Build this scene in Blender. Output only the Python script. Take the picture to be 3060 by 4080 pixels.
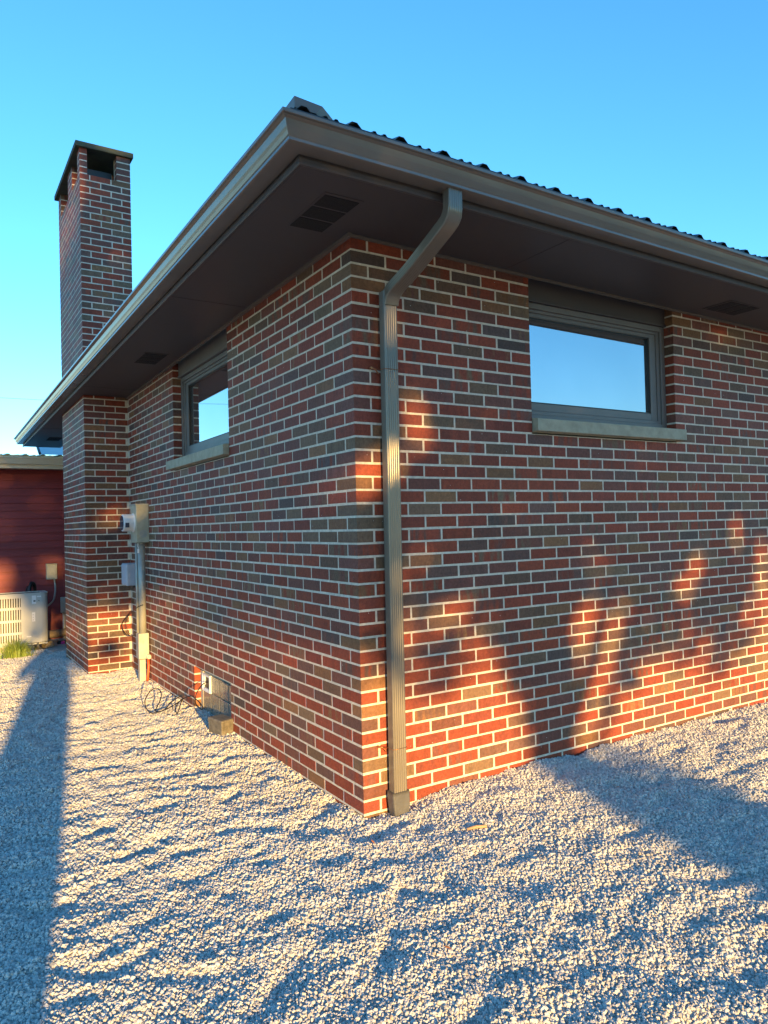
import bpy, math, random
import numpy as np
from mathutils import Vector, Matrix
random.seed(7); R = math.radians
sc = bpy.context.scene
for o in list(bpy.data.objects): bpy.data.objects.remove(o)

# ------------------------------------------------------------------ camera
cam_d = bpy.data.cameras.new('camera'); cam = bpy.data.objects.new('camera', cam_d)
sc.collection.objects.link(cam); sc.camera = cam
YAW, PITCH, ROLL = 1.01075037, 0.0184855993, -0.0251377806
F_PX = 2897.73
fw = Vector((math.cos(YAW)*math.cos(PITCH), math.sin(YAW)*math.cos(PITCH), math.sin(PITCH)))
rt0 = Vector((math.sin(YAW), -math.cos(YAW), 0)); up0 = rt0.cross(fw)
rt = rt0*math.cos(ROLL) + up0*math.sin(ROLL); up = -rt0*math.sin(ROLL) + up0*math.cos(ROLL)
CAM = Vector((-1.82182681, -3.16382657, 1.44231082))
cam.matrix_world = Matrix(((rt.x, up.x, -fw.x, CAM.x), (rt.y, up.y, -fw.y, CAM.y), (rt.z, up.z, -fw.z, CAM.z), (0,0,0,1)))
cam_d.sensor_fit = 'VERTICAL'; cam_d.sensor_height = 24.0; cam_d.lens = 24.0*F_PX/4080
cam_d.clip_start = 0.05; cam_d.clip_end = 2000

# ------------------------------------------------------------------ light
SUN_EL = R(7.5); sx, sy = -0.17, -1.0
n_ = math.hypot(sx, sy); sx /= n_; sy /= n_
TO_SUN = Vector((sx*math.cos(SUN_EL), sy*math.cos(SUN_EL), math.sin(SUN_EL)))
w = bpy.data.worlds.new('World'); sc.world = w; w.use_nodes = True
nt = w.node_tree; bg = nt.nodes['Background']
sky = nt.nodes.new('ShaderNodeTexSky'); sky.sky_type = 'NISHITA'; sky.sun_disc = False
sky.sun_elevation = SUN_EL; sky.sun_rotation = math.atan2(sx, sy)
sky.air_density = 1.0; sky.dust_density = 0.08; sky.ozone_density = 3.8; sky.altitude = 100
hs = nt.nodes.new('ShaderNodeHueSaturation'); hs.inputs['Saturation'].default_value = 1.09; hs.inputs['Hue'].default_value = .4925; hs.inputs['Value'].default_value = 1.15
nt.links.new(sky.outputs[0], hs.inputs['Color']); nt.links.new(hs.outputs[0], bg.inputs[0])
bg.inputs[1].default_value = 0.15
sl = bpy.data.lights.new('sun', 'SUN'); sl.energy = 4.2; sl.angle = R(0.8); sl.color = (1.0, 0.60, 0.19)
so = bpy.data.objects.new('sun', sl); sc.collection.objects.link(so)
so.rotation_euler = (-TO_SUN).to_track_quat('-Z', 'Y').to_euler(); so.location = (-5, -20, 8)
sc.view_settings.view_transform = 'Standard'; sc.view_settings.look = 'None'
sc.view_settings.exposure = 1.68; sc.view_settings.gamma = 1.0
sc.view_settings.use_curve_mapping = False
sc.cycles.max_bounces = 6; sc.cycles.diffuse_bounces = 3; sc.cycles.glossy_bounces = 3
sc.cycles.transparent_max_bounces = 6; sc.cycles.use_denoising = True

# ------------------------------------------------------------------ helpers
class MB:
    def __init__(s): s.v = []; s.f = []; s.m = []; s.c1 = []; s.c2 = []; s.smooth = []
    def add(s, vs, fs, m=0, c1=None, c2=None, smooth=False):
        b = len(s.v); s.v += [tuple(x) for x in vs]
        for f in fs:
            s.f.append([b+i for i in f]); s.m.append(m); s.c1.append(c1); s.c2.append(c2); s.smooth.append(smooth)
    def box(s, x0, x1, y0, y1, z0, z1, m=0):
        vs = [(x, y, z) for z in (z0, z1) for y in (y0, y1) for x in (x0, x1)]
        s.add(vs, [(0,2,3,1), (4,5,7,6), (0,1,5,4), (2,6,7,3), (0,4,6,2), (1,3,7,5)], m)
    def obox(s, c, ax, ay, az, hx, hy, hz, m=0):
        c = Vector(c); vs = [c + ax*(i*hx) + ay*(j*hy) + az*(k*hz) for k in (-1,1) for j in (-1,1) for i in (-1,1)]
        s.add(vs, [(0,2,3,1), (4,5,7,6), (0,1,5,4), (2,6,7,3), (0,4,6,2), (1,3,7,5)], m)
    def tube(s, pts, r, n=8, m=0, cap=True):
        pts = [Vector(p) for p in pts]; rs = r if isinstance(r, (list, tuple)) else [r]*len(pts)
        b = len(s.v); u = None
        for i, p in enumerate(pts):
            t = (pts[min(i+1, len(pts)-1)] - pts[max(i-1, 0)]).normalized()
            if u is None: u = t.orthogonal().normalized()
            else: u = (u - t*u.dot(t)).normalized()
            v_ = t.cross(u)
            for k in range(n):
                a = 2*math.pi*k/n; s.v.append(tuple(p + (u*math.cos(a) + v_*math.sin(a))*rs[i]))
        for i in range(len(pts)-1):
            for k in range(n):
                k2 = (k+1) % n
                s.f.append([b+i*n+k, b+i*n+k2, b+(i+1)*n+k2, b+(i+1)*n+k]); s.m.append(m); s.c1.append(None); s.c2.append(None); s.smooth.append(True)
        if cap:
            for base, rev in ((b, True), (b+(len(pts)-1)*n, False)):
                f = [base+k for k in range(n)]
                s.f.append(f[::-1] if rev else f); s.m.append(m); s.c1.append(None); s.c2.append(None); s.smooth.append(False)
    def cyl(s, p0, p1, r, n=24, m=0): s.tube([p0, p1], r, n, m)
    def build(s, name, mats, parent=None, bevel=0, drop=False, cols=False):
        me = bpy.data.meshes.new(name); vs = s.v
        if drop: vs = [(x, y, z - DROP(x, y)) for x, y, z in vs]
        me.from_pydata(vs, [], s.f)
        if not isinstance(mats, (list, tuple)): mats = [mats]
        for m in mats: me.materials.append(m)
        me.polygons.foreach_set('material_index', s.m)
        me.polygons.foreach_set('use_smooth', s.smooth)
        if cols:
            for nm, cc in (('c1', s.c1), ('c2', s.c2)):
                at = me.attributes.new(nm, 'FLOAT_COLOR', 'FACE')
                arr = np.ones((len(s.f), 4), np.float32)
                arr[:, :3] = np.array([c if c else (.3, .3, .3) for c in cc], np.float32)
                at.data.foreach_set('color', arr.ravel())
        me.update()
        o = bpy.data.objects.new(name, me); sc.collection.objects.link(o)
        if parent is not None: o.parent = parent
        if bevel:
            b = o.modifiers.new('bevel', 'BEVEL'); b.width = bevel; b.segments = 2; b.limit_method = 'ANGLE'; b.angle_limit = R(40)
        return o
def DROP(x, y): return .011*max(x, 0) + .008*max(y, 0)
def tag(o, label=None, cat=None, group=None, kind=None):
    if label: o['label'] = label
    if cat: o['category'] = cat
    if group: o['group'] = group
    if kind: o['kind'] = kind
    return o
def empty(name, loc=(0,0,0)):
    o = bpy.data.objects.new(name, None); sc.collection.objects.link(o); o.location = loc; o.empty_display_size = .1
    return o
def root(name, loc, label, cat, group=None):
    o = empty(name, loc); tag(o, label, cat, group); return o
def put(root_, o):                       # parent keeping world coordinates of the mesh
    o.parent = root_; o.matrix_parent_inverse = Matrix.Translation(-Vector(root_.location)); return o

def mat(name, col=(.5,.5,.5), rough=.6, metal=0, spec=.5, var=0, vscale=8, bump=0, bscale=60, stretch=None, col2=None, coat=0):
    m = bpy.data.materials.new(name); m.use_nodes = True; t = m.node_tree; p = t.nodes['Principled BSDF']
    p.inputs['Base Color'].default_value = (*col, 1); p.inputs['Roughness'].default_value = rough
    p.inputs['Metallic'].default_value = metal; p.inputs['Specular IOR Level'].default_value = spec
    if coat: p.inputs['Coat Weight'].default_value = coat
    tc = t.nodes.new('ShaderNodeTexCoord'); mp = t.nodes.new('ShaderNodeMapping'); t.links.new(tc.outputs['Object'], mp.inputs[0])
    if stretch: mp.inputs['Scale'].default_value = stretch
    if var or col2:
        n = t.nodes.new('ShaderNodeTexNoise'); n.inputs['Scale'].default_value = vscale; n.inputs['Detail'].default_value = 8; n.inputs['Roughness'].default_value = .65
        t.links.new(mp.outputs[0], n.inputs['Vector'])
        rp = t.nodes.new('ShaderNodeValToRGB'); rp.color_ramp.elements[0].position = .32; rp.color_ramp.elements[1].position = .68
        a = tuple(c*(1-var) for c in col); b = col2 if col2 else tuple(min(1, c*(1+var)) for c in col)
        rp.color_ramp.elements[0].color = (*a, 1); rp.color_ramp.elements[1].color = (*b, 1)
        t.links.new(n.outputs[0], rp.inputs[0]); t.links.new(rp.outputs[0], p.inputs['Base Color'])
    if bump:
        n2 = t.nodes.new('ShaderNodeTexNoise'); n2.inputs['Scale'].default_value = bscale; n2.inputs['Detail'].default_value = 6
        t.links.new(mp.outputs[0], n2.inputs['Vector'])
        bp = t.nodes.new('ShaderNodeBump'); bp.inputs['Strength'].default_value = 1; bp.inputs['Distance'].default_value = bump
        t.links.new(n2.outputs[0], bp.inputs['Height']); t.links.new(bp.outputs[0], p.inputs['Normal'])
    return m

def brick_mat():
    m = bpy.data.materials.new('brick'); m.use_nodes = True; t = m.node_tree; L = t.links; p = t.nodes['Principled BSDF']
    p.inputs['Roughness'].default_value = .62; p.inputs['Specular IOR Level'].default_value = .35
    g = t.nodes.new('ShaderNodeNewGeometry')
    a1 = t.nodes.new('ShaderNodeAttribute'); a1.attribute_name = 'c1'
    a2 = t.nodes.new('ShaderNodeAttribute'); a2.attribute_name = 'c2'
    mp = t.nodes.new('ShaderNodeMapping'); mp.inputs['Scale'].default_value = (1, 1, .22); L.new(g.outputs['Position'], mp.inputs[0])
    n = t.nodes.new('ShaderNodeTexNoise'); n.inputs['Scale'].default_value = 22; n.inputs['Detail'].default_value = 5; L.new(mp.outputs[0], n.inputs['Vector'])
    rp = t.nodes.new('ShaderNodeValToRGB'); rp.color_ramp.elements[0].position = .46; rp.color_ramp.elements[1].position = .60
    L.new(n.outputs[0], rp.inputs[0])
    mx = t.nodes.new('ShaderNodeMix'); mx.data_type = 'RGBA'
    L.new(rp.outputs[0], mx.inputs[0]); L.new(a1.outputs['Color'], mx.inputs[6]); L.new(a2.outputs['Color'], mx.inputs[7])
    n3 = t.nodes.new('ShaderNodeTexNoise'); n3.inputs['Scale'].default_value = 55; n3.inputs['Detail'].default_value = 8; n3.inputs['Roughness'].default_value = .75
    L.new(g.outputs['Position'], n3.inputs['Vector'])
    rp3 = t.nodes.new('ShaderNodeValToRGB'); rp3.color_ramp.elements[0].position = .3; rp3.color_ramp.elements[1].position = .7
    rp3.color_ramp.elements[0].color = (.64, .63, .64, 1); rp3.color_ramp.elements[1].color = (1.34, 1.32, 1.3, 1); L.new(n3.outputs[0], rp3.inputs[0])
    ml = t.nodes.new('ShaderNodeMix'); ml.data_type = 'RGBA'; ml.blend_type = 'MULTIPLY'; ml.inputs[0].default_value = 1
    L.new(mx.outputs[2], ml.inputs[6]); L.new(rp3.outputs[0], ml.inputs[7])
    n5 = t.nodes.new('ShaderNodeTexNoise'); n5.inputs['Scale'].default_value = 1.7; n5.inputs['Detail'].default_value = 6; L.new(g.outputs['Position'], n5.inputs['Vector'])
    r5 = t.nodes.new('ShaderNodeValToRGB'); r5.color_ramp.elements[0].position = .3; r5.color_ramp.elements[1].position = .7
    r5.color_ramp.elements[0].color = (.86, .88, .90, 1); r5.color_ramp.elements[1].color = (1.12, 1.10, 1.08, 1); L.new(n5.outputs[0], r5.inputs[0])
    m5 = t.nodes.new('ShaderNodeMix'); m5.data_type = 'RGBA'; m5.blend_type = 'MULTIPLY'; m5.inputs[0].default_value = 1
    L.new(ml.outputs[2], m5.inputs[6]); L.new(r5.outputs[0], m5.inputs[7]); ml = m5
    # rare white mortar specks
    v = t.nodes.new('ShaderNodeTexVoronoi'); v.inputs['Scale'].default_value = 16; L.new(g.outputs['Position'], v.inputs['Vector'])
    lt = t.nodes.new('ShaderNodeMath'); lt.operation = 'LESS_THAN'; lt.inputs[1].default_value = .035; L.new(v.outputs['Distance'], lt.inputs[0])
    m2 = t.nodes.new('ShaderNodeMix'); m2.data_type = 'RGBA'; L.new(lt.outputs[0], m2.inputs[0]); L.new(ml.outputs[2], m2.inputs[6]); m2.inputs[7].default_value = (.55, .5, .45, 1)
    L.new(m2.outputs[2], p.inputs['Base Color'])
    # wire-cut wrinkles
    mp2 = t.nodes.new('ShaderNodeMapping'); mp2.inputs['Scale'].default_value = (1, 1, .45); L.new(g.outputs['Position'], mp2.inputs[0])
    n2 = t.nodes.new('ShaderNodeTexNoise'); n2.inputs['Scale'].default_value = 130; n2.inputs['Detail'].default_value = 3; n2.inputs['Distortion'].default_value = 1.2
    L.new(mp2.outputs[0], n2.inputs['Vector'])
    bp = t.nodes.new('ShaderNodeBump'); bp.inputs['Strength'].default_value = 1.0; bp.inputs['Distance'].default_value = .0042
    L.new(n2.outputs[0], bp.inputs['Height']); L.new(bp.outputs[0], p.inputs['Normal'])
    return m
M_BRICK = brick_mat()
M_MORTAR = mat('mortar', (.62, .56, .46), .9, var=.2, vscale=30, bump=.0025, bscale=160, spec=.2)
M_SOFFIT = mat('brown_soffit_metal', (.070, .060, .062), .45, spec=.4, bump=.0008, bscale=6)
M_GUTTER = mat('brown_gutter_metal', (.165, .142, .122), .24, spec=.6, var=.08, vscale=3, bump=.0012, bscale=5, stretch=(1, 1, 3))
M_PIPE = mat('bronze_downspout_metal', (.20, .182, .15), .30, metal=.35, spec=.6, var=.10, vscale=4, bump=.001, bscale=12, stretch=(1, 1, .4))
M_BOOT = mat('grey_plastic', (.085, .088, .092), .55, var=.15, vscale=30, bump=.001)
M_ROOF = mat('dark_roof_metal', (.035, .036, .042), .38, metal=.2, spec=.6, bump=.001, bscale=10)
M_CAP = mat('brown_ridge_metal', (.16, .135, .12), .4, spec=.5, bump=.001, bscale=10)
M_FRAME = mat('window_frame_metal', (.145, .135, .128), .42, spec=.5, var=.1, vscale=5, bump=.0006, bscale=20)
M_SILL = mat('limestone_sill', (.36, .34, .25), .8, var=.18, vscale=14, bump=.002, bscale=90)
M_VENT = mat('vent_dark', (.006, .006, .009), .7, bump=.004, bscale=90, stretch=(.1, 4, 1))
M_BLACK = mat('black_plastic', (.012, .012, .013), .45)
M_CONC = mat('concrete', (.40, .37, .30), .9, var=.25, vscale=12, bump=.004, bscale=60)
M_GREYM = mat('grey_electrical_paint', (.36, .37, .34), .42, metal=.25, var=.14, vscale=7, bump=.0008, bscale=30)
M_YGREY = mat('weathered_meter_paint', (.38, .375, .29), .5, metal=.15, var=.18, vscale=9, bump=.001, bscale=30)
M_ORANGE = mat('orange_cable_sheath', (.75, .09, .02), .5)
M_WHITE = mat('white_plastic', (.72, .74, .76), .35)
M_LGREY = mat('light_grey_plastic', (.42, .44, .50), .45, var=.06, vscale=8)
M_SIDING = mat('red_siding', (.20, .022, .026), .55, var=.16, vscale=4, bump=.001, bscale=40, stretch=(.4, 1, 3))
M_BEIGE = mat('beige_gutter_paint', (.56, .50, .36), .45, var=.06, vscale=4)
M_GROOF = mat('garage_roof_metal', (.16, .17, .19), .3, metal=.6, bump=.002, bscale=14)
M_ACP = mat('ac_cream_paint', (.44, .46, .45), .42, var=.05, vscale=4)
M_WOOD = mat('weathered_wood', (.20, .16, .12), .8, var=.3, vscale=18, bump=.003, bscale=50, stretch=(1, .2, 1))
M_STONE = mat('fieldstone', (.32, .27, .19), .85, var=.35, vscale=14, bump=.006, bscale=30)
M_COPPER = mat('copper', (.45, .18, .08), .4, metal=.9)
M_DARKWALL = mat('mortar_back', (.3, .27, .24), .9)

def glass_mat():
    m = bpy.data.materials.new('reflective_glass'); m.use_nodes = True; t = m.node_tree; L = t.links; p = t.nodes['Principled BSDF']
    p.inputs['Metallic'].default_value = .92; p.inputs['Roughness'].default_value = .015
    tc = t.nodes.new('ShaderNodeTexCoord')
    n = t.nodes.new('ShaderNodeTexNoise'); n.inputs['Scale'].default_value = 3; n.inputs['Detail'].default_value = 6; L.new(tc.outputs['Object'], n.inputs['Vector'])
    rp = t.nodes.new('ShaderNodeValToRGB'); rp.color_ramp.elements[0].color = (.40, .44, .47, 1); rp.color_ramp.elements[1].color = (.46, .50, .53, 1); L.new(n.outputs[0], rp.inputs[0])
    v = t.nodes.new('ShaderNodeTexNoise'); v.inputs['Scale'].default_value = 34; v.inputs['Detail'].default_value = 3; v.inputs['Distortion'].default_value = 2; L.new(tc.outputs['Object'], v.inputs['Vector'])
    gt = t.nodes.new('ShaderNodeMath'); gt.operation = 'GREATER_THAN'; gt.inputs[1].default_value = .795; L.new(v.outputs[0], gt.inputs[0])
    mx = t.nodes.new('ShaderNodeMix'); mx.data_type = 'RGBA'; L.new(gt.outputs[0], mx.inputs[0]); L.new(rp.outputs[0], mx.inputs[6]); mx.inputs[7].default_value = (.10, .10, .10, 1)
    L.new(mx.outputs[2], p.inputs['Base Color'])
    return m
M_GLASS = glass_mat()
def gblock_mat():
    m = bpy.data.materials.new('glass_block'); m.use_nodes = True; t = m.node_tree; L = t.links; p = t.nodes['Principled BSDF']
    p.inputs['Base Color'].default_value = (.17, .17, .15, 1); p.inputs['Roughness'].default_value = .16; p.inputs['Specular IOR Level'].default_value = .9
    tc = t.nodes.new('ShaderNodeTexCoord'); mp = t.nodes.new('ShaderNodeMapping'); mp.inputs['Scale'].default_value = (1, 1, .3); L.new(tc.outputs['Object'], mp.inputs[0])
    n = t.nodes.new('ShaderNodeTexNoise'); n.inputs['Scale'].default_value = 40; n.inputs['Distortion'].default_value = 2; L.new(mp.outputs[0], n.inputs['Vector'])
    b = t.nodes.new('ShaderNodeBump'); b.inputs['Distance'].default_value = .01; b.inputs['Strength'].default_value = .8; L.new(n.outputs[0], b.inputs['Height']); L.new(b.outputs[0], p.inputs['Normal'])
    return m
M_GBLOCK = gblock_mat()

# ------------------------------------------------------------------ ground relief
rng = np.random.default_rng(11)
_W = []
for lam, amp, cnt in ((.9, .0035, 10), (.36, .0030, 22), (.21, .0034, 34), (.125, .0022, 34), (.06, .0009, 24)):
    for k in range(cnt):
        a = rng.uniform(0, math.pi); l_ = lam*rng.uniform(.75, 1.35)
        _W.append((2*math.pi/l_*math.cos(a)*.85, 2*math.pi/l_*math.sin(a), rng.uniform(0, 6.28), amp*math.sqrt(2/cnt)*.70))
_PITS = [(rng.uniform(-2.6, 4.0), rng.uniform(-3.2, 5.5), rng.uniform(.045, .12), rng.uniform(.028, .06), rng.uniform(-.9, .9), rng.uniform(.006, .016)) for _ in range(620)]
def ground_z(x, y):
    x = np.asarray(x, float); y = np.asarray(y, float); z = np.zeros_like(x)
    for a, b, c, d in _W: z += d*np.sin(a*x + b*y + c)
    near = np.clip((9 - np.hypot(x, y))/3, 0, 1); z *= near
    for px, py, a, b, t, d in _PITS:
        u = ((x-px)*math.cos(t) + (y-py)*math.sin(t))/a; v = (-(x-px)*math.sin(t) + (y-py)*math.cos(t))/b
        q = u*u + v*v
        z -= d*np.exp(-q) - .35*d*np.exp(-(v-1.6)**2 - u*u)
    # gentle grading: a rise along the front wall, a hollow at the corner, falling beyond the chimney
    z += .038*np.clip((x - .15)/.5, 0, 1)*np.exp(-np.abs(y)/.9)
    z -= .018*np.exp(-(x*x + y*y)/.12)
    z -= .02*np.clip(y/5, 0, 1)
    z -= .13*np.clip((y - 6.0)/1.8, 0, 1)
    return z - .004
def axis(lo, hi, s, far):
    a = list(np.arange(lo, hi + 1e-6, s)); st = s; v = a[-1]; r_ = []
    while v < far: st *= 1.35; v += st; r_.append(v)
    v = a[0]; l_ = []; st = s
    while v > -far: st *= 1.35; v -= st; l_.append(v)
    return np.array(l_[::-1] + a + r_)
gx = axis(-3.6, 4.6, .02, 400); gy = axis(-3.8, 8.0, .022, 400)
X, Y = np.meshgrid(gx, gy); Z = ground_z(X, Y)
me = bpy.data.meshes.new('ground'); nx, ny = len(gx), len(gy)
co = np.stack([X.ravel(), Y.ravel(), Z.ravel()], 1)
idx = np.arange(nx*ny).reshape(ny, nx)
q = np.stack([idx[:-1,:-1].ravel(), idx[:-1,1:].ravel(), idx[1:,1:].ravel(), idx[1:,:-1].ravel()], 1)
me.vertices.add(len(co)); me.vertices.foreach_set('co', co.ravel())
me.loops.add(q.size); me.loops.foreach_set('vertex_index', q.ravel().astype(np.int32))
me.polygons.add(len(q)); me.polygons.foreach_set('loop_start', np.arange(0, q.size, 4, dtype=np.int32)); me.polygons.foreach_set('loop_total', np.full(len(q), 4, np.int32))
me.polygons.foreach_set('use_smooth', np.ones(len(q), bool)); me.update(calc_edges=True)
def ground_mat():
    m = bpy.data.materials.new('gravel_bed'); m.use_nodes = True; t = m.node_tree; L = t.links; p = t.nodes['Principled BSDF']
    p.inputs['Roughness'].default_value = .95; p.inputs['Specular IOR Level'].default_value = .15
    g = t.nodes.new('ShaderNodeNewGeometry')
    v = t.nodes.new('ShaderNodeTexVoronoi'); v.inputs['Scale'].default_value = 95; L.new(g.outputs['Position'], v.inputs['Vector'])
    rp = t.nodes.new('ShaderNodeValToRGB'); rp.color_ramp.elements[0].color = (.30, .29, .27, 1); rp.color_ramp.elements[1].color = (.58, .56, .53, 1); L.new(v.outputs['Color'], rp.inputs[0])
    b = t.nodes.new('ShaderNodeBump'); b.inputs['Distance'].default_value = .008; b.invert = True; L.new(v.outputs['Distance'], b.inputs['Height']); L.new(b.outputs[0], p.inputs['Normal'])
    # lawn far away from the house
    n = t.nodes.new('ShaderNodeTexNoise'); n.inputs['Scale'].default_value = 3; n.inputs['Detail'].default_value = 8; L.new(g.outputs['Position'], n.inputs['Vector'])
    gr = t.nodes.new('ShaderNodeValToRGB'); gr.color_ramp.elements[0].color = (.03, .055, .012, 1); gr.color_ramp.elements[1].color = (.09, .13, .03, 1); L.new(n.outputs[0], gr.inputs[0])
    ln = t.nodes.new('ShaderNodeVectorMath'); ln.operation = 'LENGTH'; L.new(g.outputs['Position'], ln.inputs[0])
    mr = t.nodes.new('ShaderNodeMapRange'); mr.inputs[1].default_value = 11.5; mr.inputs[2].default_value = 12.2; L.new(ln.outputs['Value'], mr.inputs[0])
    mx = t.nodes.new('ShaderNodeMix'); mx.data_type = 'RGBA'; L.new(mr.outputs[0], mx.inputs[0]); L.new(rp.outputs[0], mx.inputs[6]); L.new(gr.outputs[0], mx.inputs[7])
    L.new(mx.outputs[2], p.inputs['Base Color']); return m
me.materials.append(ground_mat())
go = bpy.data.objects.new('ground', me); sc.collection.objects.link(go); tag(go, kind='structure')

# loose stones: points on the relief, one object with geometry nodes
def stone_points():
    out = []
    def region(x0, x1, y0, y1, dens, r):
        n = int((x1-x0)*(y1-y0)*dens); x = rng.uniform(x0, x1, n); y = rng.uniform(y0, y1, n)
        out.append(np.stack([x, y, np.full(n, r)], 1))
    region(-2.1, 2.9, -2.75, 0.0, 17500, .0054)
    region(2.9, 5.0, -2.6, 0.0, 9500, .0064)
    region(-2.2, 0.0, 0.0, 3.4, 12000, .0064)
    region(-2.2, 0.0, 3.4, 7.3, 8000, .0077)
    region(-2.2, -.44, 7.3, 7.9, 1500, .0085)
    region(.0, .12, 1.86, 2.71, 8000, .0070)
    P = np.concatenate(out); x, y = P[:,0], P[:,1]
    # keep only what the camera could see from about here
    d = np.stack([x - CAM.x, y - CAM.y, np.full(len(x), -CAM.z)], 1)
    c = d @ np.array([fw.x, fw.y, fw.z]); h_ = (d @ np.array([rt.x, rt.y, rt.z]))/c; v_ = (d @ np.array([up.x, up.y, up.z]))/c
    keep = (c > .3) & (np.abs(h_) < .72) & (v_ > -.90)
    keep &= ~((x > -.44) & (x < 0) & (y > 4.86) & (y < 6.27))
    P = P[keep]; z = ground_z(P[:,0], P[:,1]) + P[:,2]*.35
    return np.stack([P[:,0], P[:,1], z], 1), P[:,2]
sp, sr = stone_points(); N = len(sp)
me = bpy.data.meshes.new('gravel'); me.vertices.add(N); me.vertices.foreach_set('co', sp.ravel())
a = me.attributes.new('rot', 'FLOAT_VECTOR', 'POINT'); a.data.foreach_set('vector', rng.uniform(0, 6.28, N*3))
sv = sr*np.clip(rng.lognormal(0, .30, N), .55, 2.0)
sc3 = np.stack([sv*rng.uniform(.85, 1.3, N), sv*rng.uniform(.75, 1.1, N), sv*rng.uniform(.5, .95, N)], 1)
a = me.attributes.new('scl', 'FLOAT_VECTOR', 'POINT'); a.data.foreach_set('vector', sc3.ravel())
def stone_mat():
    m = bpy.data.materials.new('limestone_gravel'); m.use_nodes = True; t = m.node_tree; L = t.links; p = t.nodes['Principled BSDF']
    p.inputs['Roughness'].default_value = .85; p.inputs['Specular IOR Level'].default_value = .25
    oi = t.nodes.new('ShaderNodeObjectInfo'); rp = t.nodes.new('ShaderNodeValToRGB'); cr = rp.color_ramp
    cr.elements[0].position = 0; cr.elements[0].color = (.31, .31, .30, 1); cr.elements[1].position = 1; cr.elements[1].color = (.70, .69, .66, 1)
    e = cr.elements.new(.25); e.color = (.46, .455, .44, 1); e = cr.elements.new(.7); e.color = (.60, .59, .56, 1)
    e = cr.elements.new(.965); e.color = (.62, .60, .57, 1); e = cr.elements.new(.972); e.color = (.42, .33, .24, 1)
    L.new(oi.outputs['Random'], rp.inputs[0]); L.new(rp.outputs[0], p.inputs['Base Color']); return m
me.materials.append(stone_mat())
grav = bpy.data.objects.new('gravel', me); sc.collection.objects.link(grav)
tag(grav, 'pale crushed limestone gravel covering the yard beside the brick house', 'gravel', kind='stuff')
ng = bpy.data.node_groups.new('stones', 'GeometryNodeTree')
ng.interface.new_socket('Geometry', in_out='INPUT', socket_type='NodeSocketGeometry'); ng.interface.new_socket('Geometry', in_out='OUTPUT', socket_type='NodeSocketGeometry')
gi = ng.nodes.new('NodeGroupInput'); gn_o = ng.nodes.new('NodeGroupOutput')
join = ng.nodes.new('GeometryNodeGeometryToInstance')
for k in range(8):
    ic = ng.nodes.new('GeometryNodeMeshIcoSphere'); ic.inputs['Radius'].default_value = 1; ic.inputs['Subdivisions'].default_value = 1
    ns = ng.nodes.new('ShaderNodeTexNoise'); ns.noise_dimensions = '4D'; ns.inputs['W'].default_value = k*3.7; ns.inputs['Scale'].default_value = 1.3
    sb = ng.nodes.new('ShaderNodeVectorMath'); sb.operation = 'SUBTRACT'; sb.inputs[1].default_value = (.5, .5, .5); ng.links.new(ns.outputs['Color'], sb.inputs[0])
    ml = ng.nodes.new('ShaderNodeVectorMath'); ml.operation = 'SCALE'; ml.inputs['Scale'].default_value = 1.5; ng.links.new(sb.outputs[0], ml.inputs[0])
    st = ng.nodes.new('GeometryNodeSetPosition'); ng.links.new(ic.outputs['Mesh'], st.inputs['Geometry']); ng.links.new(ml.outputs[0], st.inputs['Offset'])
    sm = ng.nodes.new('GeometryNodeSetShadeSmooth'); sm.inputs['Shade Smooth'].default_value = False; ng.links.new(st.outputs[0], sm.inputs[0])
    ng.links.new(sm.outputs[0], join.inputs[0])
smat = ng.nodes.new('GeometryNodeSetMaterial'); smat.inputs['Material'].default_value = me.materials[0]
ng.links.new(join.outputs[0], smat.inputs[0])
iop = ng.nodes.new('GeometryNodeInstanceOnPoints'); iop.inputs['Pick Instance'].default_value = True
ri = ng.nodes.new('FunctionNodeRandomValue'); ri.data_type = 'INT'; ri.inputs['Min'].default_value = 0 if False else ri.inputs['Min'].default_value
for s_ in ri.inputs:
    if s_.type == 'INT' and s_.name == 'Min': s_.default_value = 0
    if s_.type == 'INT' and s_.name == 'Max': s_.default_value = 7
ra = ng.nodes.new('GeometryNodeInputNamedAttribute'); ra.data_type = 'FLOAT_VECTOR'; ra.inputs['Name'].default_value = 'rot'
sa = ng.nodes.new('GeometryNodeInputNamedAttribute'); sa.data_type = 'FLOAT_VECTOR'; sa.inputs['Name'].default_value = 'scl'
er = ng.nodes.new('FunctionNodeEulerToRotation'); ng.links.new(ra.outputs['Attribute'], er.inputs[0])
ng.links.new(gi.outputs[0], iop.inputs['Points']); ng.links.new(smat.outputs[0], iop.inputs['Instance'])
ng.links.new([o for o in ri.outputs if o.type == 'INT'][0], iop.inputs['Instance Index'])
ng.links.new(er.outputs[0], iop.inputs['Rotation']); ng.links.new(sa.outputs['Attribute'], iop.inputs['Scale'])
ng.links.new(iop.outputs[0], gn_o.inputs[0])
gm = grav.modifiers.new('stones', 'NODES'); gm.node_group = ng

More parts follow.
